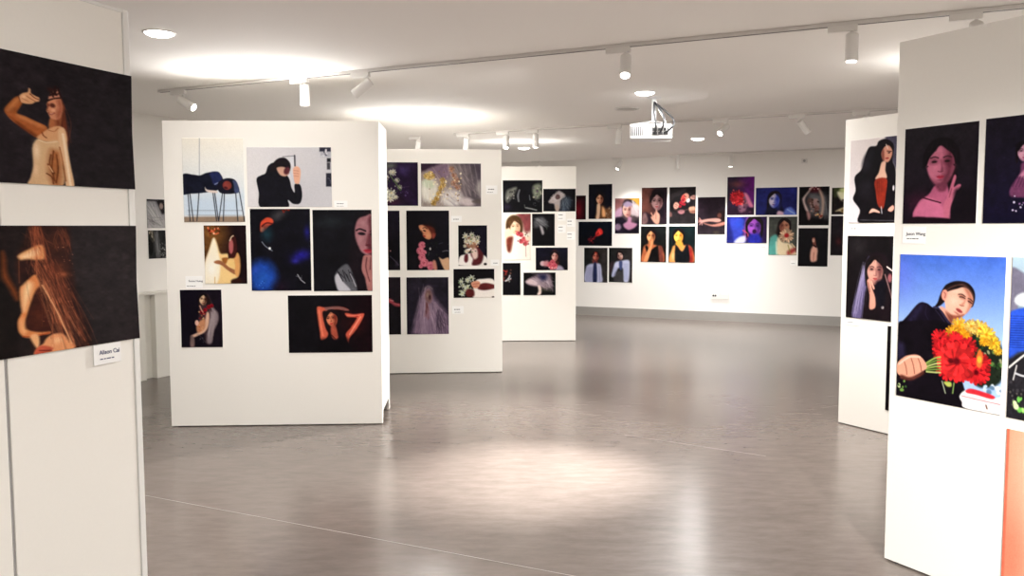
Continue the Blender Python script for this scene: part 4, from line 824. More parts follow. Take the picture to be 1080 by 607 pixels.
def p_pinkportrait(a):
    z = Z(a, 945, 110, 4.496); a.grad((30, 24, 30), (20, 12, 22), 1)
    z.poly([(170, 330), (150, 260), (165, 205), (205, 182), (255, 200), (285, 270), (290, 350), (260, 400), (200, 395)], (16, 9, 14), 6); z.g(110, 460, 90, 60, (70, 20, 44), .5)
    z.poly([(190, 385), (240, 380), (255, 420), (262, 540), (250, 560), (90, 545), (112, 465), (160, 425)], (182, 92, 124), 4); z.poly([(112, 465), (160, 440), (215, 470), (245, 540), (95, 530)], (206, 110, 144), 6, .8); z.line([(125, 440), (165, 452), (215, 466)], 6, (60, 20, 34))
    z.face(216, 284, 98, (190, 106, 130), (104, 44, 62), side=1, lips=(176, 40, 66), turn=0, hair=(15, 8, 13), long=False); z.poly([(195, 380), (245, 372), (240, 410), (205, 412)], (120, 54, 76), 5, .8)
    z.poly([(235, 545), (228, 480), (250, 430), (262, 385), (280, 335), (290, 345), (278, 390), (300, 378), (312, 385), (285, 430), (262, 490), (258, 545)], (196, 104, 130), 3); z.line([(268, 400), (256, 440)], 4, (110, 48, 66), .7)
    z.poly([(80, 535), (160, 535), (260, 542), (300, 570), (70, 570)], (24, 9, 18), 4); z.poly([(290, 400), (380, 420), (380, 565), (265, 565), (275, 470)], (18, 11, 18), 8, .8)
def p_sparkle(a):
    z = Z(a, 945, 110, 4.496); a.grad((28, 22, 34), (16, 12, 34), 1)
    z.face(612, 225, 42, (206, 150, 170), (120, 70, 100), side=1, lips=(150, 50, 80)); z.poly([(570, 195), (600, 175), (640, 180), (660, 240), (640, 260), (648, 210), (610, 190), (585, 220)], (14, 9, 16), 4); z.poly([(590, 330), (600, 280), (640, 280), (670, 330), (700, 420), (560, 440), (545, 400)], (112, 58, 92), 5); z.poly([(590, 335), (640, 290), (640, 350), (600, 345)], (200, 130, 160), 5)
    for k in range(7): z.line([(556 + k * 16, 390), (580 + k * 14, 340)], 4, (70, 30, 60), .7)
    z.specks(16, (545, 425, 680, 505), 5, [(210, 200, 226), (150, 110, 160)], .9)
def p_bouquet(a):
    a.grad((70, 112, 220), (168, 198, 242), 1, 0, .55); h = Z(a, 940, 260, 6.743); z = Z(a, 940, 340, 5.521)
    h.g(80, 200, 120, 200, (104, 118, 236), .5)
    # person
    h.poly([(310, 432), (335, 395), (350, 350), (372, 300), (405, 264), (470, 243), (545, 255), (592, 305), (602, 365), (585, 425), (560, 420), (540, 330), (440, 330), (385, 390), (350, 420)], (26, 17, 19), 2)
    h.poly([(388, 400), (378, 350), (398, 322), (470, 300), (515, 288), (558, 308), (586, 362), (580, 412), (556, 455), (528, 484), (492, 500), (445, 494), (400, 462)], (236, 180, 156), 2)
    h.poly([(520, 290), (560, 306), (588, 366), (580, 415), (552, 462), (536, 470), (556, 410), (548, 350)], (186, 116, 94), 5, .8)
    h.poly([(395, 455), (430, 480), (480, 486), (528, 478), (500, 505), (450, 520), (415, 510)], (140, 74, 56), 4, .9)
    h.poly([(352, 425), (392, 440), (428, 500), (444, 540), (400, 545), (356, 480)], (224, 164, 142), 3); h.poly([(392, 460), (440, 500), (446, 540), (420, 540)], (126, 66, 52), 5, .8)
    for k in range(11): h.line([(372 + k * 2, 345 - k * 5), (425 + k * 9, 285 - k * 2), (505 + k * 6, 268 + k * 3), (575 + k * 2, 315 + k * 4)], 3, (78, 50, 44) if k % 3 else (120, 76, 62), .35)
    h.poly([(362, 345), (372, 312), (392, 304), (406, 324), (402, 356), (386, 380), (370, 374)], (226, 152, 132), 2); h.line([(380, 322), (392, 336), (386, 362)], 6, (150, 78, 66), .8)
    h.e(512, 356, 32, 17, (178, 110, 90), .45, .8, .7); h.e(566, 388, 20, 15, (150, 88, 72), .5, .8, .7)
    h.line([(484, 338), (508, 338), (532, 354)], 6, (50, 30, 28), .9); h.line([(552, 366), (570, 374), (584, 390)], 6, (54, 32, 28), .9)
    h.line([(492, 356), (512, 358), (530, 368)], 6, (30, 16, 16), .95); h.line([(552, 386), (566, 394), (580, 404)], 6, (34, 18, 18), .95)
    h.poly([(536, 372), (532, 396), (516, 418), (494, 414), (512, 400)], (190, 120, 98), 3, .7); h.line([(492, 412), (506, 420), (522, 420)], 5, (120, 58, 46), .85)
    h.e(489, 454, 25, 11, (158, 62, 60), .5, .5); h.line([(466, 444), (486, 453), (510, 464)], 3, (100, 32, 34), .9); h.e(474, 474, 24, 7, (176, 108, 88), .5, .9, .7)
    h.g(448, 385, 38, 36, (250, 206, 184), .6); h.g(470, 318, 40, 16, (250, 206, 184), .5)
    h.poly([(20, 640), (60, 560), (130, 480), (200, 402), (255, 400), (300, 430), (360, 450), (410, 520), (442, 560), (480, 640), (470, 760), (40, 780)], (19, 13, 26), 2)
    h.line([(308, 428), (340, 436), (380, 490), (434, 572)], 12, (48, 42, 68), .9); h.line([(318, 446), (360, 500), (420, 585)], 5, (70, 64, 92), .6); h.poly([(130, 500), (200, 410), (240, 410), (190, 500), (110, 590)], (34, 28, 52), 8, .8); h.line([(260, 410), (250, 480), (300, 560)], 5, (44, 38, 62), .7)
    z.poly([(30, 40), (120, -10), (330, 0), (400, 120), (420, 350), (450, 520), (30, 430)], (16, 11, 18), 3)
    z.poly([(40, 120), (80, 120), (90, 190), (38, 210)], (40, 34, 60), 8, .7)
    # leaves behind the flowers
    z.poly([(470, 60), (580, 80), (650, 150), (650, 330), (560, 380), (480, 330)], (26, 34, 24), 6); z.specks(34, (480, 70, 645, 340), 12, [(40, 70, 34), (14, 18, 12), (90, 120, 60), (150, 150, 110)], .8)
    z.specks(10, (540, 360, 645, 420), 14, [(196, 216, 240), (90, 120, 150), (226, 232, 240)], .9)
    for x, y, r, c in ((400, 20, 44, (250, 190, 60)), (365, 60, 46, (250, 172, 40)), (430, 70, 40, (246, 160, 30)), (520, 35, 46, (252, 204, 90)), (560, 70, 44, (254, 214, 70)), (470, 20, 36, (254, 214, 110)), (600, 120, 36, (250, 196, 50)), (545, 110, 26, (250, 180, 40)), (625, 165, 24, (248, 200, 60))):
        z.flower(x, y, r, c, (190, 100, 10), 14, (200, 130, 20))
    for x, y, r in ((290, 95, 52), (300, 160, 60), (380, 110, 54), (450, 140, 50), (500, 290, 70), (330, 270, 64), (430, 200, 60), (530, 230, 48), (410, 290, 50)):
        z.flower(x, y, r, (222, 34, 40), (120, 8, 16), 16, (90, 6, 14))
    z.flower(385, 225, 100, (240, 44, 46), (150, 10, 18), 24, (90, 10, 18)); z.e(352, 222, 20, 18, (84, 10, 16), 0, .6, .8)
    z.poly([(500, 240), (505, 180), (520, 155), (538, 190), (532, 250), (512, 262)], (238, 110, 50), 3); z.e(518, 215, 12, 18, (250, 180, 60), 0, .6)
    for q in range(6): z.line([(200 + q * 2, 240 + q * 9), (255, 208 + q * 16), (290, 200 + q * 18)], 9, [(150, 176, 84), (110, 140, 60), (190, 200, 120)][q % 3], .95)
    z.poly([(36, 240), (70, 205), (100, 190), (150, 185), (185, 205), (210, 245), (205, 270), (160, 300), (110, 320), (60, 310), (36, 285)], (232, 164, 136), 2.5)
    for x in ((80, 225, 95, 300), (120, 205, 140, 295), (160, 205, 180, 280)): z.line([(x[0], x[1]), ((x[0] + x[2]) / 2 + 4, (x[1] + x[3]) / 2), (x[2], x[3])], 6, (150, 84, 66), .85)
    z.line([(50, 240), (110, 200), (170, 200)], 12, (250, 200, 176), .7); z.poly([(60, 300), (110, 315), (160, 298), (190, 280), (195, 300), (120, 335), (60, 325)], (90, 44, 36), 4, .8)
    z.specks(8, (38, 330, 90, 400), 12, [(110, 150, 70), (200, 210, 150), (50, 80, 40)], .9); z.line([(300, 340), (320, 410)], 6, (170, 180, 150)); z.line([(370, 350), (362, 410)], 7, (120, 150, 80)); z.poly([(310, 345), (350, 345), (355, 370), (330, 370)], (180, 190, 90), 3)
    z.poly([(402, 425), (440, 390), (500, 395), (600, 440), (650, 440), (655, 560), (440, 500), (415, 460)], (244, 240, 240), 2.5); z.poly([(440, 392), (480, 385), (600, 425), (590, 445), (500, 420), (445, 408)], (214, 44, 56), 2.5); z.line([(415, 425), (520, 450), (645, 478)], 4, (190, 60, 70), .8); z.line([(556, 480), (562, 500)], 8, (110, 70, 50))
def p_green(a):
    z = Z(a, 940, 340, 5.521); a.grad((188, 214, 232), (40, 44, 46), 1, 0, .9)
    h = Z(a, 940, 260, 6.743)
    h.poly([(855, 160), (1000, 210), (1300, 260), (1300, 330), (950, 330), (900, 480), (850, 500)], (120, 116, 136), 5); h.poly([(930, 330), (1300, 300), (1300, 420), (920, 420)], (226, 232, 236), 5)
    z.poly([(690, 5), (740, -80), (1100, -80), (1100, 190), (760, 170), (690, 250)], (44, 84, 206), 4)
    for k in range(14): z.line([(690, 20 + k * 14 - 60), (1100, 36 + k * 14 - 60)], 4, (20, 36, 110), .8)
    z.poly([(685, 210), (1100, 180), (1100, 620), (680, 560)], (34, 32, 36), 8); z.specks(60, (685, 330, 1050, 540), 12, [(60, 56, 60), (24, 22, 26), (90, 84, 80)], .7)
    z.line([(690, 260), (770, 195), (900, 100)], 12, (216, 214, 210)); z.line([(715, 330), (735, 250)], 10, (190, 186, 184)); z.line([(730, 295), (800, 315), (1000, 330)], 12, (200, 200, 204))
    z.specks(26, (725, 430, 900, 540), 16, [(110, 190, 80), (170, 220, 120), (60, 130, 50), (220, 236, 180)], .95)
def p_salmon(a):
    a.grad((246, 160, 128), (250, 206, 180), 0, .0, .9); a.glow(.1, .75, .35, .45, (236, 120, 92), .7); a.glow(.6, .3, .5, .4, (252, 214, 186), .6); a.line([(0.02, 0), (0.02, 1)], .02, (226, 110, 84), .6)
g = 'photographs on the right panels'
hang(FR2, [(897.3, 148.2), (945.8, 143.2), (945, 235), (895.6, 234.6)], p_longhair, (228, 218, 218), 'photograph of a long-haired woman in black coat over a rust red top', g)
hang(FR2, [(894.4, 248.6), (943, 248.6), (940.3, 338.4), (892.6, 334.7)], p_veilwoman, (18, 13, 16), 'dark photograph of a woman under a streaked violet veil, hand at cheek', g)
hang(FR2, [(936.4, 343.5), (944, 344), (940, 433), (934.2, 432)], lambda a: a.grad((20, 17, 20), (14, 12, 14)), (16, 14, 16), 'black photograph mostly hidden behind the nearest right panel, below the violet veil', g, uext=(0, .22))
hang(FR1, [(955.6, 136.8), (1034, 127), (1030, 235.5), (953, 235.5)], p_pinkportrait, (24, 16, 24), 'dark portrait photograph lit in pink, bare shoulder and hand at the jaw', g)
hang(FR1, [(1041.3, 126), (1080, 120.5), (1076.5, 235.3), (1036.7, 235.3)], p_sparkle, (20, 16, 34), 'dark violet portrait photograph cut by the right picture edge', g, uext=(0, .135))
hang(FR1, [(949.4, 268.5), (1060.3, 270.3), (1057.7, 438.2), (946.9, 416)], p_bouquet, (110, 150, 230), 'large photograph of a person holding red and yellow flowers under blue sky', g, dens=2.0)
hang(FR1, [(1067.5, 271), (1080, 271.2), (1076.5, 442.5), (1063.5, 439.5)], p_green, (60, 70, 90), 'photograph with a bright blue wall and greenery, right of the flower bouquet', g, uext=(0, .24))
hang(FR1, [(1062.3, 451), (1080, 455), (1076, 640), (1056.8, 612)], p_salmon, (246, 180, 150), 'pale salmon orange photograph at the lower right corner, below the others', g, uext=(0, .24))

# ---- left foreground partition and left wall
def p_armup(a):
    z = Z(a, 0, 80, 5.056); a.grad((38, 31, 35), (33, 28, 32), 0)
    z.poly([(305, 110), (330, 150), (342, 230), (358, 330), (356, 378), (336, 384), (318, 300), (298, 225)], (74, 34, 24), 4); z.hairs(14, (325, 160), (346, 360), 7, 3, (134, 66, 40), .6)
    z.poly([(84, 108), (112, 134), (96, 168), (82, 200), (130, 218), (184, 244), (240, 272), (238, 312), (192, 332), (120, 284), (52, 236), (12, 184), (36, 146)], (166, 90, 46), 3)
    z.poly([(80, 116), (98, 128), (70, 160), (44, 186), (24, 182), (44, 148)], (206, 128, 72), 6, .85); z.poly([(84, 204), (140, 226), (220, 266), (226, 282), (150, 252), (86, 222)], (204, 126, 74), 6, .85); z.poly([(40, 214), (110, 262), (190, 318), (180, 326), (100, 274)], (96, 44, 22), 6, .8)
    z.poly([(92, 108), (112, 92), (138, 86), (143, 66), (152, 72), (156, 92), (180, 108), (200, 118), (198, 136), (178, 140), (160, 150), (124, 148), (98, 136)], (226, 166, 120), 2.5)
    z.line([(150, 96), (176, 118), (196, 126)], 5, (110, 54, 36), .9); z.line([(132, 108), (160, 126), (178, 136)], 4, (160, 92, 60), .9); z.line([(110, 120), (140, 136)], 4, (180, 110, 74), .8); z.line([(90, 112), (98, 138)], 4, (100, 46, 30), .8); z.g(118, 112, 14, 12, (250, 206, 164), .8)
    z.poly([(262, 220), (314, 210), (314, 262), (296, 290), (262, 296), (250, 268)], (182, 108, 68), 3); z.poly([(285, 230), (314, 214), (314, 262), (296, 286)], (116, 58, 36), 6, .8)
    z.poly([(188, 330), (214, 306), (250, 282), (300, 268), (336, 286), (348, 350), (300, 356), (232, 350)], (224, 166, 118), 3); z.line([(214, 300), (222, 318), (238, 330)], 6, (120, 62, 34), .8); z.line([(250, 290), (280, 296), (300, 278)], 5, (176, 104, 66), .7)
    z.poly([(163, 388), (176, 350), (196, 336), (240, 350), (296, 344), (318, 400), (326, 470), (322, 590), (148, 590), (154, 540), (168, 480)], (222, 180, 136), 3)
    z.g(186, 400, 22, 60, (250, 222, 184), .9); z.g(182, 500, 18, 50, (244, 208, 166), .7); z.poly([(256, 400), (282, 392), (316, 410), (324, 480), (318, 580), (270, 580), (246, 500)], (168, 102, 58), 12, .85)
    for q in (((262, 420), (256, 470), (280, 520)), ((276, 400), (270, 450), (266, 500)), ((246, 470), (268, 510), (282, 560)), ((240, 520), (268, 540), (276, 575)), ((292, 420), (300, 500), (290, 570))): z.line(q, 8, (98, 50, 26), .6)
    z.line([(252, 480), (272, 512)], 6, (236, 186, 136), .8); z.line([(196, 342), (240, 356), (298, 350)], 4, (250, 226, 192), .8)
    z.poly([(302, 290), (332, 282), (346, 340), (354, 400), (368, 480), (388, 596), (346, 600), (332, 500), (312, 420), (304, 360)], (236, 190, 146), 2.5); z.line([(326, 310), (340, 400), (354, 500), (368, 590)], 11, (252, 224, 188), .8); z.line([(308, 380), (326, 460), (342, 560)], 6, (150, 88, 50), .8)
    z.poly([(240, 152), (250, 134), (280, 118), (312, 124), (324, 168), (318, 212), (296, 234), (262, 226), (247, 200), (238, 186), (246, 172)], (218, 144, 106), 2.5)
    z.poly([(292, 130), (312, 124), (326, 168), (318, 212), (298, 234), (288, 200), (300, 170)], (168, 92, 66), 6, .8); z.e(270, 158, 15, 12, (84, 38, 28), -.3, .7, .95); z.e(248, 156, 7, 10, (120, 60, 44), 0, .7, .9); z.e(274, 184, 12, 9, (240, 178, 138), 0, .8, .8)
    z.line([(251, 196), (262, 206), (280, 198)], 5, (140, 46, 40), .9); z.line([(254, 199), (264, 204), (276, 198)], 2, (246, 220, 200), .8); z.line([(246, 164), (240, 182), (250, 188)], 4, (150, 84, 58), .9)
    z.poly([(250, 128), (254, 104), (274, 84), (296, 74), (308, 96), (314, 120), (290, 122), (262, 132)], (192, 128, 104), 2.5)
    for q in (((246, 132), (276, 122), (312, 118)), ((256, 106), (276, 96), (292, 78)), ((260, 98), (286, 102), (308, 92)), ((250, 70), (268, 90), (274, 112)), ((286, 56), (282, 84), (292, 104)), ((300, 66), (306, 90), (314, 112))): z.line(q, 8, (38, 18, 16), .9)
    z.g(262, 76, 24, 18, (70, 30, 24), .7)
def p_closeface(a):
    z = Z(a, 0, 236, 4.218); a.grad((30, 21, 21), (41, 34, 36), 0, .2, .7)
    z.poly([(-60, 100), (8, 130), (30, 190), (70, 290), (76, 400), (60, 620), (-60, 620)], (22, 15, 14), 6); z.poly([(0, 125), (16, 150), (24, 220), (70, 310), (64, 340), (30, 280), (0, 230)], (150, 74, 34), 9, .85)
    z.poly([(60, 170), (100, 60), (150, 0), (290, 0), (310, 160), (340, 330), (400, 540), (170, 580), (120, 500), (80, 300)], (44, 24, 20), 8)
    z.g(235, 210, 60, 60, (120, 58, 36), .8); z.g(270, 225, 36, 18, (176, 96, 62), .8); z.g(230, 90, 60, 60, (84, 42, 28), .6); z.g(250, 360, 60, 130, (96, 46, 30), .8)
    z.poly([(70, 146), (92, 126), (128, 108), (160, 94), (186, 100), (190, 150), (160, 160), (96, 166)], (232, 162, 104), 5); z.poly([(78, 146), (110, 128), (160, 108), (164, 140), (110, 156)], (255, 214, 164), 7, .85)
    z.poly([(80, 166), (150, 164), (152, 230), (104, 262), (82, 230)], (40, 20, 17), 5, .9); z.line([(76, 164), (78, 262)], 3, (140, 78, 48), .7); z.line([(154, 160), (156, 230)], 3, (200, 120, 80), .7)
    z.poly([(150, 226), (118, 246), (98, 268), (80, 288), (84, 360), (90, 390), (72, 430), (74, 474), (94, 500), (128, 506), (152, 494), (212, 488), (214, 476), (160, 478), (122, 470), (106, 440), (120, 384), (146, 310), (168, 272)], (226, 138, 80), 4)
    z.poly([(116, 256), (92, 290), (92, 372), (104, 388), (124, 330), (140, 270)], (255, 212, 160), 9, .85); z.poly([(78, 436), (92, 416), (102, 446), (112, 478), (96, 490), (80, 470)], (246, 178, 120), 7, .85); z.line([(94, 500), (140, 500), (210, 484)], 6, (180, 78, 38), .8)
    z.poly([(164, 284), (142, 330), (116, 410), (108, 452), (124, 470), (214, 474), (206, 400), (186, 330)], (66, 28, 19), 7); z.g(160, 420, 30, 40, (92, 42, 26), .6)
    z.poly([(126, 500), (146, 488), (164, 496), (168, 530), (158, 552), (140, 532)], (244, 182, 128), 4)
    z.poly([(166, 545), (186, 530), (196, 510), (226, 490), (268, 486), (300, 514), (326, 548), (260, 580), (150, 590), (152, 562)], (236, 160, 108), 4); z.poly([(150, 560), (180, 540), (230, 552), (200, 572), (150, 590)], (198, 88, 62), 4); z.line([(168, 562), (220, 562)], 6, (120, 34, 26), .8); z.g(250, 516, 30, 20, (255, 206, 158), .8)
    z.hairs(46, (150, 10), (184, 200), 12, 1.3, (196, 98, 60), .55, .012); z.hairs(24, (255, 30), (280, 110), 12, 1.3, (170, 84, 52), .55, .012); z.hairs(50, (175, 190), (280, 420), 16, 1.3, (222, 122, 76), .55, .012); z.hairs(70, (220, 220), (330, 530), 20, 1.3, (190, 96, 60), .5, .012); z.hairs(40, (190, 250), (310, 520), 14, 1.3, (236, 150, 100), .5, .012)
    z.hairs(50, (190, 190), (300, 480), 22, 1.3, (48, 22, 18), .6, .012); z.hairs(20, (130, 20), (170, 90), 16, 1.2, (150, 76, 50), .5, .015)
    z.line([(180, 272), (236, 370), (282, 466), (312, 530)], 6, (250, 180, 126), .6); z.specks(60, (160, 100, 330, 420), 2.2, [(230, 140, 96), (60, 28, 22), (200, 110, 70)], .5)
def p_grey1(a):
    z = Z(a, 140, 190, 6.07); a.grad((130, 130, 134), (176, 172, 172), 1); z.hairs(26, (110, 140), (190, 290), 24, 4, (210, 208, 208), .5); z.hairs(14, (100, 250), (160, 290), 20, 4, (90, 88, 90), .5); z.poly([(150, 125), (195, 125), (205, 200), (185, 215), (165, 170)], (26, 22, 24), 5); z.e(180, 165, 12, 20, (150, 130, 124), 0, .5); z.line([(90, 125), (150, 130)], 12, (50, 50, 52))
def p_grey2(a):
    z = Z(a, 140, 190, 6.07); z.poly([(95, 330), (112, 320), (130, 420), (120, 480), (105, 460)], (20, 20, 20), 4); z.hairs(16, (145, 330), (155, 490), 9, 4, (140, 140, 142), .6); z.hairs(8, (110, 325), (130, 380), 5, 4, (150, 140, 120), .6); z.specks(46, (170, 400, 212, 495), 4, [(190, 190, 186), (120, 120, 118), (20, 20, 20)], .8); z.specks(10, (98, 325, 125, 370), 5, [(170, 160, 140)], .7)
g = 'photographs on the left foreground partition'
hang(FL, [(3, 51.7), (136, 81), (139.3, 200), (3, 192)], p_armup, (40, 33, 38), 'wide dark photograph of a woman in a pale top raising her bent arm', g, w_fixed=.70, dens=2.0, gap=.0035, curl=.006)
hang(FL, [(3, 237.6), (141, 238), (144, 357), (3, 377.4)], p_closeface, (40, 31, 32), 'wide dark close-up photograph of a face in profile under golden lit hair', g, w_fixed=.70, dens=2.0, gap=.0035, curl=.006)
g = 'photographs on the left wall'
hang(WL, [(154, 209.8), (174.3, 210.3), (174.6, 240.7), (155.2, 239.8)], p_grey1, (130, 130, 132), 'grey photograph of draped gauze and a dark head, upper one on the left wall', g, uext=(0, .1))
hang(WL, [(155.2, 242.4), (174.9, 242.9), (175, 272.6), (157, 272)], p_grey2, (42, 42, 43), 'dark grey photograph of speckled cloth, lower one on the left wall', g, uext=(0, .1))

# ------------------------------------------------------------------ name cards
def text_mesh(body, size, thick):
    cu = bpy.data.curves.new('lettering', 'FONT'); cu.body = body; cu.size = size; cu.extrude = thick; cu.offset = .018 * size; cu.align_x = 'LEFT'
    o = bpy.data.objects.new('lettering', cu); COL.objects.link(o)
    me = bpy.data.meshes.new_from_object(o.evaluated_get(bpy.context.evaluated_depsgraph_get()))
    bpy.data.objects.remove(o); bpy.data.curves.remove(cu)
    me.name = 'lettering'; return me
def card(face, x0, y0, x1, y1, lines, label, group='name cards', gap=.0006, ink=INK, t=.0025):
    ua, za = face.uz(x0, (y0 + y1) / 2); ub, zb = face.uz(x1, (y0 + y1) / 2)
    um = (x0 + x1) / 2; z1 = face.uz(um, y0)[1]; z0 = face.uz(um, y1)[1]
    w, h = ub - ua, z1 - z0
    root = empty('name_card', face.pt((ua + ub) / 2, -gap, z0), face.ang)
    tag(root, label, 'label card', group)
    bm = bmesh.new(); box(bm, -w / 2, w / 2, -t, 0, 0, h, .0005); obj('card', bm, CARD, root)
    for txt, fx, fz, size in lines:
        if txt is None:                      # a line of print too small to read
            bm = bmesh.new(); x = -w / 2 + fx * w; k = 0
            for run in (.11, .07, .15, .09):
                if x + run * w > w * (.5 - .08): break
                box(bm, x, x + run * w, -t - .0005, -t - .0001, fz * h, (fz + size) * h); x += run * w + .03 * w
            obj('text_line', bm, ink, root); continue
        me = text_mesh(txt, size * h, .0002)
        me.materials.clear(); me.materials.append(ink)
        wd = max(v.co.x for v in me.vertices) - min(v.co.x for v in me.vertices)
        k = min(1, .86 * w / wd)
        o = link('lettering', me, root); o.rotation_euler = (pi / 2, 0, 0); o.scale = (k, k, 1)
        o.location = (-w / 2 + fx * w, -t - .0003, fz * h)
    return root
BLUEINK = mat('card_ink_blue', (.03, .035, .12), .7)
card(FR1, 952.3, 239, 976.3, 256.8, [('Jason Wang', .17, .50, .26), (None, .2, .27, 0.05)], 'white name card on the nearest right panel, under the pink portrait')
card(FL, 97.5, 362, 126.5, 383, [('Alison Cai', .2, .50, .30), (None, .22, .24, 0.05)], 'white name card on the left foreground partition below the close-up face', gap=.0035, ink=BLUEINK)
card(FM, 195.8, 291, 213.5, 303.5, [('Emma Huang', .18, .52, .22), (None, .08, .14, 0.05)], 'small white name card left of the glowing cone photograph')
card(FM, 352.5, 211.5, 366.5, 218.5, [(None, .2, .5, 0.10), (None, .2, .16, 0.05)], 'small white name card right of the person in black against grey')
card(F2, 512.5, 195.5, 524.5, 204.5, [(None, .2, .5, 0.10), (None, .1, .18, 0.05)], 'small white name card right of the gold flowers photograph')
card(F2, 475.8, 227.5, 487, 234, [(None, .2, .4, 0.10)], 'tiny white name card right of the woman with pink roses')
card(F2, 517.5, 273.5, 526.5, 280, [(None, .3, .38, 0.10)], 'tiny white name card at the panel edge beside the flower face')
card(F2, 477, 322.5, 489, 330.5, [(None, .16, .5, 0.10), (None, .2, .16, 0.05)], 'small white name card below the hand with white flowers')
card(F3, 588.3, 223.8, 596.6, 232.6, [(None, .1, .65, 0.10), (None, .1, .25, 0.05)], 'left upper of four text cards on the third panel')
card(F3, 588.3, 236.8, 596.6, 245.4, [(None, .1, .65, 0.10), (None, .1, .25, 0.05)], 'left lower of four text cards on the third panel')
card(F3, 597.8, 230.6, 606, 239, [(None, .1, .65, 0.10), (None, .1, .25, 0.05)], 'right upper of four text cards on the third panel')
card(F3, 597.8, 244.2, 606, 252.6, [(None, .1, .65, 0.10), (None, .1, .25, 0.05)], 'right lower of four text cards on the third panel')
card(FR2, 896, 236.8, 907, 246, [(None, .2, .5, 0.10)], 'small white name card under the rust red top photograph')
card(FR2, 893.2, 336.6, 906, 342.6, [(None, .1, .4, 0.10)], 'small white text card under the violet veil photograph')
card(WB, 800.5, 257.8, 810, 261.4, [(None, .15, .3, 0.10)], 'tiny white card below the blue and violet face photograph')
card(WB, 833.5, 274.5, 841, 279.5, [(None, .15, .3, 0.10)], 'tiny white card left of the small pale figure photograph')

# ------------------------------------------------------------------ wall socket
def socket():
    (u0, z1), (u1, z0) = WB.uz(750, 307), WB.uz(768.5, 315.5)
    r = empty('wall_socket', WB.pt((u0 + u1) / 2, -.0005, z0), ANG); tag(r, 'white wall socket plate low on the back wall under the reaching arms', 'socket')
    w, h = u1 - u0, z1 - z0
    bm = bmesh.new(); box(bm, -w / 2, w * .02 , -.012, 0, 0, h, .003); obj('plate', bm, PROFILE, r)
    bm = bmesh.new(); box(bm, w * .06, w / 2, -.012, 0, 0, h, .003); obj('plate', bm, PROFILE, r)
    for x in (-w * .36, -w * .24):
        bm = bmesh.new(); lathe(bm, [(.016, 0), (.016, .003)], 14, Matrix.Translation((x, -.0115, h * .45)) @ Matrix.Rotation(pi / 2, 4, 'X')); obj('socket_hole', bm, BLACK, r)
    bm = bmesh.new(); box(bm, w * .12, w * .44, -.0145, -.0115, h * .5, h * .62); obj('switch', bm, TRACKM, r)
socket()
def detector():
    u, z = WB.uz(848.5, 169.5)
    r = empty('wall_sensor', WB.pt(u, -.0005, z), ANG); tag(r, 'small grey sensor box high on the back wall near the right panel', 'sensor')
    bm = bmesh.new(); box(bm, -.045, .045, -.03, 0, -.04, .04, .008); obj('housing', bm, TRACKM, r)
    bm = bmesh.new(); lathe(bm, [(.022, 0), (.02, .008), (.01, .013)], 16, Matrix.Translation((0, -.029, 0)) @ Matrix.Rotation(pi / 2, 4, 'X')); obj('dome', bm, GREYM, r)
detector()

# ------------------------------------------------------------------ white display counter at the far left
def counter():
    dep, H = .19, .90
    f = Face(*(WL.A - WL.n * (dep + .012)).xy, WL.ang)
    x0, x1 = f.uz(122, 398)[0], f.uz(205, 396)[0]
    r = empty('display_counter', f.pt(x0, 0, 0), f.ang); tag(r, 'waist-high white display counter against the left wall, seen past the left partition', 'counter')
    xs = [f.uz(x, 396)[0] - x0 for x in (155, 166)]
    W_ = x1 - x0
    for a, b, n in ((0, xs[0], 'plinth'), (xs[1], W_, 'plinth')):
        bm = bmesh.new(); box(bm, a, b, 0, dep - .005, 0, H - .02, .003); obj(n, bm, PLINTH, r)
    bm = bmesh.new(); box(bm, xs[0], xs[1], .07, dep - .005, 0, H - .02, .002); obj('recessed_panel', bm, PLINTH, r)
    bm = bmesh.new(); box(bm, -.01, W_ + .01, -.012, dep - .005, H - .02, H, .003); obj('top', bm, PLINTH, r)
counter()

# ------------------------------------------------------------------ ceiling: tracks, spotlights, downlights, vent, projector
TD = .022                                     # track depth
def track(name, n_dist, a0, a1, label):
    r = empty(name, room((a0 + a1) / 2, n_dist, CEIL_Z - .002), ANG); tag(r, label, 'light track', 'lighting tracks')
    L = (a1 - a0) / 2; w = .018
    bm = bmesh.new()
    for y0, y1, z0, z1 in ((-w, -w + .005, -TD, 0), (w - .005, w, -TD, 0), (-w + .004, w - .004, -.012, -.0002)):
        box(bm, -L, L, y0, y1, z0, z1)
    obj('channel', bm, TRACKM, r)
    bm = bmesh.new(); box(bm, -L + .002, L - .002, -w + .006, w - .006, -TD + .001, -.0125); obj('contact_strip', bm, SLOT, r)
    for sx in (-1, 1):
        bm = bmesh.new(); box(bm, sx * L - (.006 if sx < 0 else 0), sx * L + (.006 if sx > 0 else 0), -w - .001, w + .001, -TD - .001, 0, .001); obj('end_cap', bm, TRACKM, r)
    return r
ZT = CEIL_Z - TD
def tdist(px, py):
    P = on_z(px, py, ZT); return P.dot(NV)
TN = [sum(tdist(*q) for q in pts) / len(pts) for pts in (((163, 95.5), (385, 76.5), (640, 53.5), (860, 32), (1075, 8)), ((410, 147), (500, 141), (720, 128.5), (860, 119.5), (943, 114)), ((640, 167), (700, 164.2), (790, 160.6)))]
TN[2] = min(TN[2], BACK - .30)
a_left = on_z(161, 96, ZT).dot(D)
track('lighting_track', TN[0], a_left, RIGHT - .1, 'nearest white lighting track, crossing the upper right of the ceiling')
track('lighting_track', TN[1], -5.2, RIGHT - .1, 'middle white lighting track, running behind the projector')
track('lighting_track', TN[2], -3.4, RIGHT - .1, 'farthest white lighting track, close to the back wall')
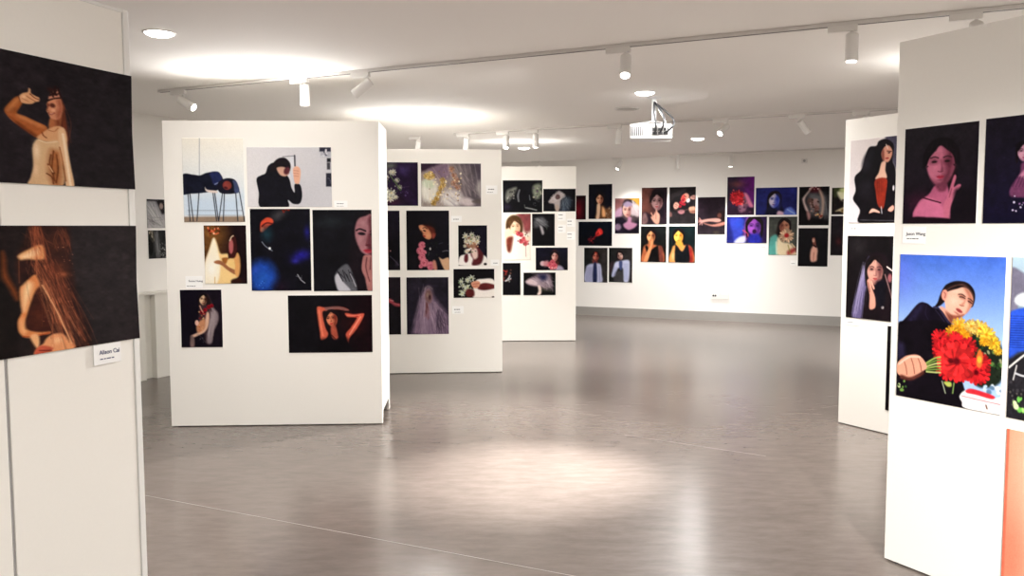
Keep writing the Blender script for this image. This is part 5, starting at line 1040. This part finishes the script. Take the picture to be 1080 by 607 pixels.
def on_track(k, px):
    """place on track k seen at photo column px"""
    d = ray(px, 303.5); d2 = Vector((_fw + _rt * ((px - 540) / F)))
    lo, hi = LEFT, RIGHT
    for _ in range(50):
        m = (lo + hi) / 2; P = room(m, TN[k], ZT) - CAM
        if 540 + F * P.dot(_rt) / P.dot(_fw) < px: lo = m
        else: hi = m
    return lo
SPOTS = []
def spotlight(k, px, aim, label, box_px=None, lit=True, sidebox=-1):
    """track head hung at photo column px, pointing along aim (world)"""
    a = on_track(k, px); base = room(a, TN[k], ZT)
    r = empty('track_spotlight', base, ANG); tag(r, label, 'spotlight', 'track spotlights')
    bm = bmesh.new(); box(bm, -.135 if sidebox < 0 else -.03, .03 if sidebox < 0 else .135, -.017, .017, -.036, -.0012, .003); obj('adapter', bm, METAL, r)
    bm = bmesh.new(); lathe(bm, [(.010, -.034), (.010, -.07), (.013, -.07), (.013, -.085)], 16); obj('stem', bm, METAL, r)
    Rz = Matrix.Rotation(-ANG, 3, 'Z'); v = (Rz @ Vector(aim)).normalized()
    # cylinder hangs from the stem, its own axis v
    piv = Vector((0, 0, -.095)); R = .037; L = .165
    q = v.to_track_quat('Z', 'Y').to_matrix().to_4x4()
    Mx = Matrix.Translation(piv) @ q
    if v.z < -.93: Mx = Matrix.Translation(piv + Vector((0, 0, .0))) @ q
    off = -.045
    bm = bmesh.new(); lathe(bm, [(R - .006, off), (R - .001, off + .004), (R, off + .012), (R, off + L - .03), (R + .0015, off + L - .029), (R + .0015, off + L - .004), (R - .002, off + L), (R - .006, off + L), (R - .008, off + L - .012)], 28, Mx); obj('lamp_head', bm, METAL, r, smooth=35)
    bm = bmesh.new(); lathe(bm, [(R - .0078, off + L - .0122), (R - .0085, off + L - .010), (.002, off + L - .0095)], 28, Mx); obj('lens', bm, LENS if lit else LENS_DIM, r)
    wv = Matrix.Rotation(ANG, 3, 'Z') @ (piv + v * (off + L + .02))
    return base + wv, Vector(aim).normalized()
def lamp(name, loc, aim, energy, size=60, blend=.6, rad=.04, col=(1, .985, .955)):
    l = bpy.data.lights.new(name, 'SPOT'); l.energy = energy; l.spot_size = radians(size); l.spot_blend = blend; l.shadow_soft_size = rad; l.color = col
    o = bpy.data.objects.new(name, l); COL.objects.link(o); o.location = loc
    o.rotation_euler = Vector(aim).to_track_quat('-Z', 'Y').to_euler(); return o
def area(name, loc, size, energy, aim=(0, 0, -1), col=(1, .985, .96), sy=None, spread=None):
    l = bpy.data.lights.new(name, 'AREA'); l.energy = energy; l.size = size; l.color = col
    if sy: l.shape = 'RECTANGLE'; l.size_y = sy
    else: l.shape = 'DISK'
    if spread: l.spread = radians(spread)
    o = bpy.data.objects.new(name, l); COL.objects.link(o); o.location = loc
    o.rotation_euler = Vector(aim).to_track_quat('-Z', 'Y').to_euler(); return o

# heads: (track, photo column, direction) ; each has its own lamp
h = {}
h['A'] = spotlight(0, 193, (.84, -.26, -.48), 'white spotlight at the left end of the nearest track, tilted right, lens showing')
h['B'] = spotlight(0, 321, (.0, .1, -1), 'white spotlight hanging straight down above the centre left panel')
h['C'] = spotlight(0, 386, (-.80, .10, -.58), 'white spotlight tilted left, right of the straight-down one on the nearest track')
h['D'] = spotlight(0, 660, (-.10, -.52, -.85), 'spotlight on the nearest track above the projector, lit lens facing down forward')
h['E'] = spotlight(0, 899, (-.05, -.10, -1), 'white spotlight hanging straight down on the nearest track at upper right')
h['F'] = spotlight(0, 1030, (.3, .6, -.75), 'spotlight on the nearest track partly hidden by the nearest right panel top')
h['a'] = spotlight(1, 441, (-.2, .6, -.8), 'dim spotlight on the middle track, above the gold flowers photograph at the left', lit=False)
h['b'] = spotlight(1, 492, (-.1, .6, -.8), 'dim spotlight on the middle track above the right part of the second panel', lit=False)
h['c'] = spotlight(1, 534, (-.05, -.4, -.9), 'spotlight on the middle track just right of the second panel top, lens lit')
h['d'] = spotlight(1, 565, (.0, -.05, -1), 'bright white spotlight hanging straight down on the middle track, left of the projector')
h['e'] = spotlight(1, 653, (-.05, .12, -1), 'grey-white spotlight hanging straight down on the middle track beside the projector', lit=False)
h['f'] = spotlight(1, 765, (-.62, -.52, -.58), 'spotlight on the middle track right of the projector, lit lens facing the room')
h['g'] = spotlight(1, 846, (.62, .25, -.72), 'white spotlight on the middle track tilted down to the right')
h['h'] = spotlight(1, 914, (.3, .75, -.6), 'spotlight on the middle track at the far right above the long-haired woman photograph', lit=False)
h['i'] = spotlight(2, 568, (-.1, .5, -.85), 'dim spotlight on the farthest track above the third panel', lit=False)
h['j'] = spotlight(2, 654, (-.45, -.3, -.85), 'spotlight on the farthest track tilted left, lens lit, above the cap portrait')
h['k'] = spotlight(2, 715, (.0, .1, -1), 'white spotlight hanging straight down on the farthest track above the brown portrait')
h['l'] = spotlight(2, 771, (-.05, -.1, -1), 'spotlight on the farthest track above the purple red-flower photograph, lens lit')

def downlight(px, py, label, energy, rad=.085):
    P = on_z(px, py, CEIL_Z)
    r = empty('ceiling_downlight', P, ANG); tag(r, label, 'downlight', 'recessed downlights')
    bm = bmesh.new(); lathe(bm, [(rad + .014, -.0002), (rad + .014, -.003), (rad + .004, -.006), (rad, -.004), (rad, -.0002)], 32, caps=False); obj('trim_ring', bm, METAL, r, smooth=40)
    bm = bmesh.new(); lathe(bm, [(rad - .0005, -.0005), (rad - .0005, -.004), (rad * .9, -.012), (rad * .7, -.019), (rad * .4, -.024), (.01, -.026)], 32); obj('diffuser', bm, LENS, r, smooth=60)
    area('downlight_or_fill', P - Vector((0, 0, .03)), rad * 2, energy)
downlight(168, 34.5, 'round recessed downlight at upper left beside the foreground partition', 7)
downlight(680, 97.5, 'round recessed downlight just above the projector pole', 3)
downlight(736, 146, 'round recessed downlight right of the projector', 7)
downlight(552.5, 155.8, 'round recessed downlight at the back, just right of the second panel', 7)

def vent():
    P = on_z(661, 114, CEIL_Z)
    r = empty('ceiling_vent', P, ANG); tag(r, 'round grey ceiling vent left of the projector pole', 'vent')
    bm = bmesh.new(); lathe(bm, [(.13, -.0003), (.13, -.006), (.115, -.014), (.11, -.008), (.11, -.0003)], 32, caps=False); obj('rim', bm, METAL, r, smooth=40)
    bm = bmesh.new(); lathe(bm, [(.109, -.0004), (.109, -.004), (.07, -.012), (.02, -.016), (.0, -.016)], 32, caps=False); obj('cone', bm, VENT, r, smooth=40)
vent()

def projector():
    P = on_z(690, 102.5, CEIL_Z); depth = P.y
    r = empty('ceiling_projector', P, radians(-8)); tag(r, 'white projector on a short ceiling pole, dark cables on its back', 'projector')
    sc = depth / F                              # metres per photo pixel there
    bm = bmesh.new(); lathe(bm, [(.065, -.0003), (.065, -.008), (.03, -.014), (.021, -.02), (.021, -26 * sc)], 20); obj('ceiling_pole', bm, PROJ, r, smooth=40)
    zt = -27.5 * sc; zb = -44 * sc; x0, x1 = -25 * sc, 18 * sc
    bm = bmesh.new(); box(bm, x0, x1, -.13, .17, zb, zt - .012, .012); obj('body', bm, PROJ, r, smooth=40)
    bm = bmesh.new(); box(bm, x0 + .05, x1 - .05, -.09, .11, zt - .014, zt - .006, .002)
    for sx in (x0 + .06, x1 - .06):
        for sy in (-.07, .09): tube(bm, [(sx, sy, zt - .008), (0, 0, zt + .03)], .008, 8)
    obj('bracket', bm, GREYM, r)
    for i in range(7):
        bm = bmesh.new(); box(bm, x0 + .012 + i * .016, x0 + .021 + i * .016, -.1325, -.128, zb + .03, zt - .03, .001); obj('vent_slot', bm, BLACK, r)
    xc = x0 + (x1 - x0) * .52
    bm = bmesh.new(); box(bm, xc, x1 - .03, -.1325, -.129, zb + .03, zt - .03, .001); obj('connector_panel', bm, GREYM, r)
    for i in range(6):
        bm = bmesh.new(); box(bm, xc + .008 + (i % 3) * .05, xc + .048 + (i % 3) * .05, -.139, -.132, zb + .034 + (i // 3) * .035, zb + .06 + (i // 3) * .035, .001); obj('port', bm, BLACK, r)
    for p in (((.0, -.02, -.05), (-.02, -.20, zt + .03), (.03, -.24, zt - .02), (xc + .03, -.138, zb + .05)), ((.01, -.02, -.06), (.10, -.18, zt + .06), (.10, -.26, zt), (xc + .08, -.138, zb + .06)), ((.0, -.02, -.05), (.18, -.10, zt + .05), (.24, -.2, zt - .03), (x1 - .07, -.138, zb + .05))):
        bm = bmesh.new(); tube(bm, bez(*p), .009, 8); obj('cable', bm, BLACK, r)
    bm = bmesh.new(); tube(bm, bez((.02, -.02, -.05), (.05, -.12, zt + .06), (.12, -.2, zt + .01), (x1 - .05, -.138, zb + .07)), .005, 8); obj('cable', bm, PROJ, r)
    bm = bmesh.new(); lathe(bm, [(.045, 0), (.045, .02), (.036, .03), (.032, .022), (.0, .018)], 24, Matrix.Translation((x0 + .1, .17, (zt + zb) / 2 - .005)) @ Matrix.Rotation(-pi / 2, 4, 'X'), caps=False); obj('lens', bm, BLACK, r, smooth=40)
projector()

# ------------------------------------------------------------------ light
def at_(loc, target): return loc, (Vector(target) - Vector(loc))
def L_(k, e, size, blend=.8, to=None):
    loc, aim = h[k]
    lamp('spot_lamp', loc, (Vector(to) - loc) if to is not None else aim, e, size, blend)
L_('A', 8, 80)
L_('D', 760, 44, 1.0, on_z(560, 500, 0))
L_('E', 150, 115, 1.0, on_z(850, 470, 0))
L_('F', 60, 80)
L_('f', 850, 55, .8, on_z(243, 510, 0))
L_('g', 110, 80); L_('c', 50, 80); L_('d', 50, 80)
for k in ('a', 'b', 'e', 'h', 'i'): L_(k, 60, 80)
for k in ('k', 'l'): L_(k, 110, 90, .9)
L_('j', 30, 90, .9, WB.pt(0, 0, .4) + WB.d * WB.uz(690, 300)[0])
# unseen spots without fixtures: on the right and second panels, the floor by the back wall, the centre left panel and the left partition
lamp('spot_lamp', *at_((1.45, -.3, 2.62), FR1.pt(.25, 0, -.1)), 620, 56, .9)
lamp('spot_lamp', *at_((.15, 5.75, 2.6), F2.pt(1.1, 0, 1.2)), 55, 80, 1)  # added spot, no track head here; brightens the second panel
lamp('spot_lamp', *at_((-.9, .6, 2.6), FM.pt(.7, 0, 1.9)), 16, 50, 1)
lamp('spot_lamp', *at_((.2, .4, 2.6), FL.pt(-.3, 0, .3)), 30, 70, 1)
lamp('spot_lamp', *at_((1.9, 9.2, 2.6), WB.pt(WB.uz(690, 320)[0], 0, .2)), 260, 62, 1)  # added mid-room spot, no fixture; brightens the foot of the back wall
# added lights without fixtures, unseen on the panel tops, brightening the ceiling
P = FM.pt(.78, .05, PH + .04)
area('ceiling_fill', P, .95, 6.5, FM.d * -.02 - FM.n * .85 + Vector((0, 0, .8)), sy=.12)
P = F2.pt(.75, .05, PH + .04)
area('ceiling_fill', P, .9, 4, -F2.n * .85 + Vector((0, 0, .8)), sy=.12)
for f_, u_, e_ in ((F3, .9, 2), (FR2, .8, 2.5), (FR1, .9, 1.2)):
    area('ceiling_fill', f_.pt(u_, .28, PH + .02), .9, e_, (0, 0, 1), sy=.2)
# added fill lights under the ceiling across the room, without fixtures
for a_, b_, e in ((-3.2, .2, 46), (0.4, -.6, 46), (3.2, .6, 46), (-3.0, 3.4, 30), (2.6, 3.2, 40), (3.6, 7.0, 44), (-5.0, 8.5, 40), (-1.5, 7.4, 36), (1.6, 11.6, 44)):
    area('downlight_or_fill', room(a_, b_, CEIL_Z - .015), .3, e)
w = bpy.data.worlds.new('world'); scene.world = w; w.use_nodes = True
w.node_tree.nodes['Background'].inputs['Color'].default_value = (1, .97, .94, 1); w.node_tree.nodes['Background'].inputs['Strength'].default_value = .3
vs = scene.view_settings; vs.view_transform = 'Standard'; vs.look = 'None'; vs.gamma = 1; vs.use_curve_mapping = False; vs.exposure = 1.02
scene.cycles.use_denoising = True
scene.cycles.max_bounces = 8; scene.cycles.diffuse_bounces = 5; scene.cycles.sample_clamp_indirect = 6
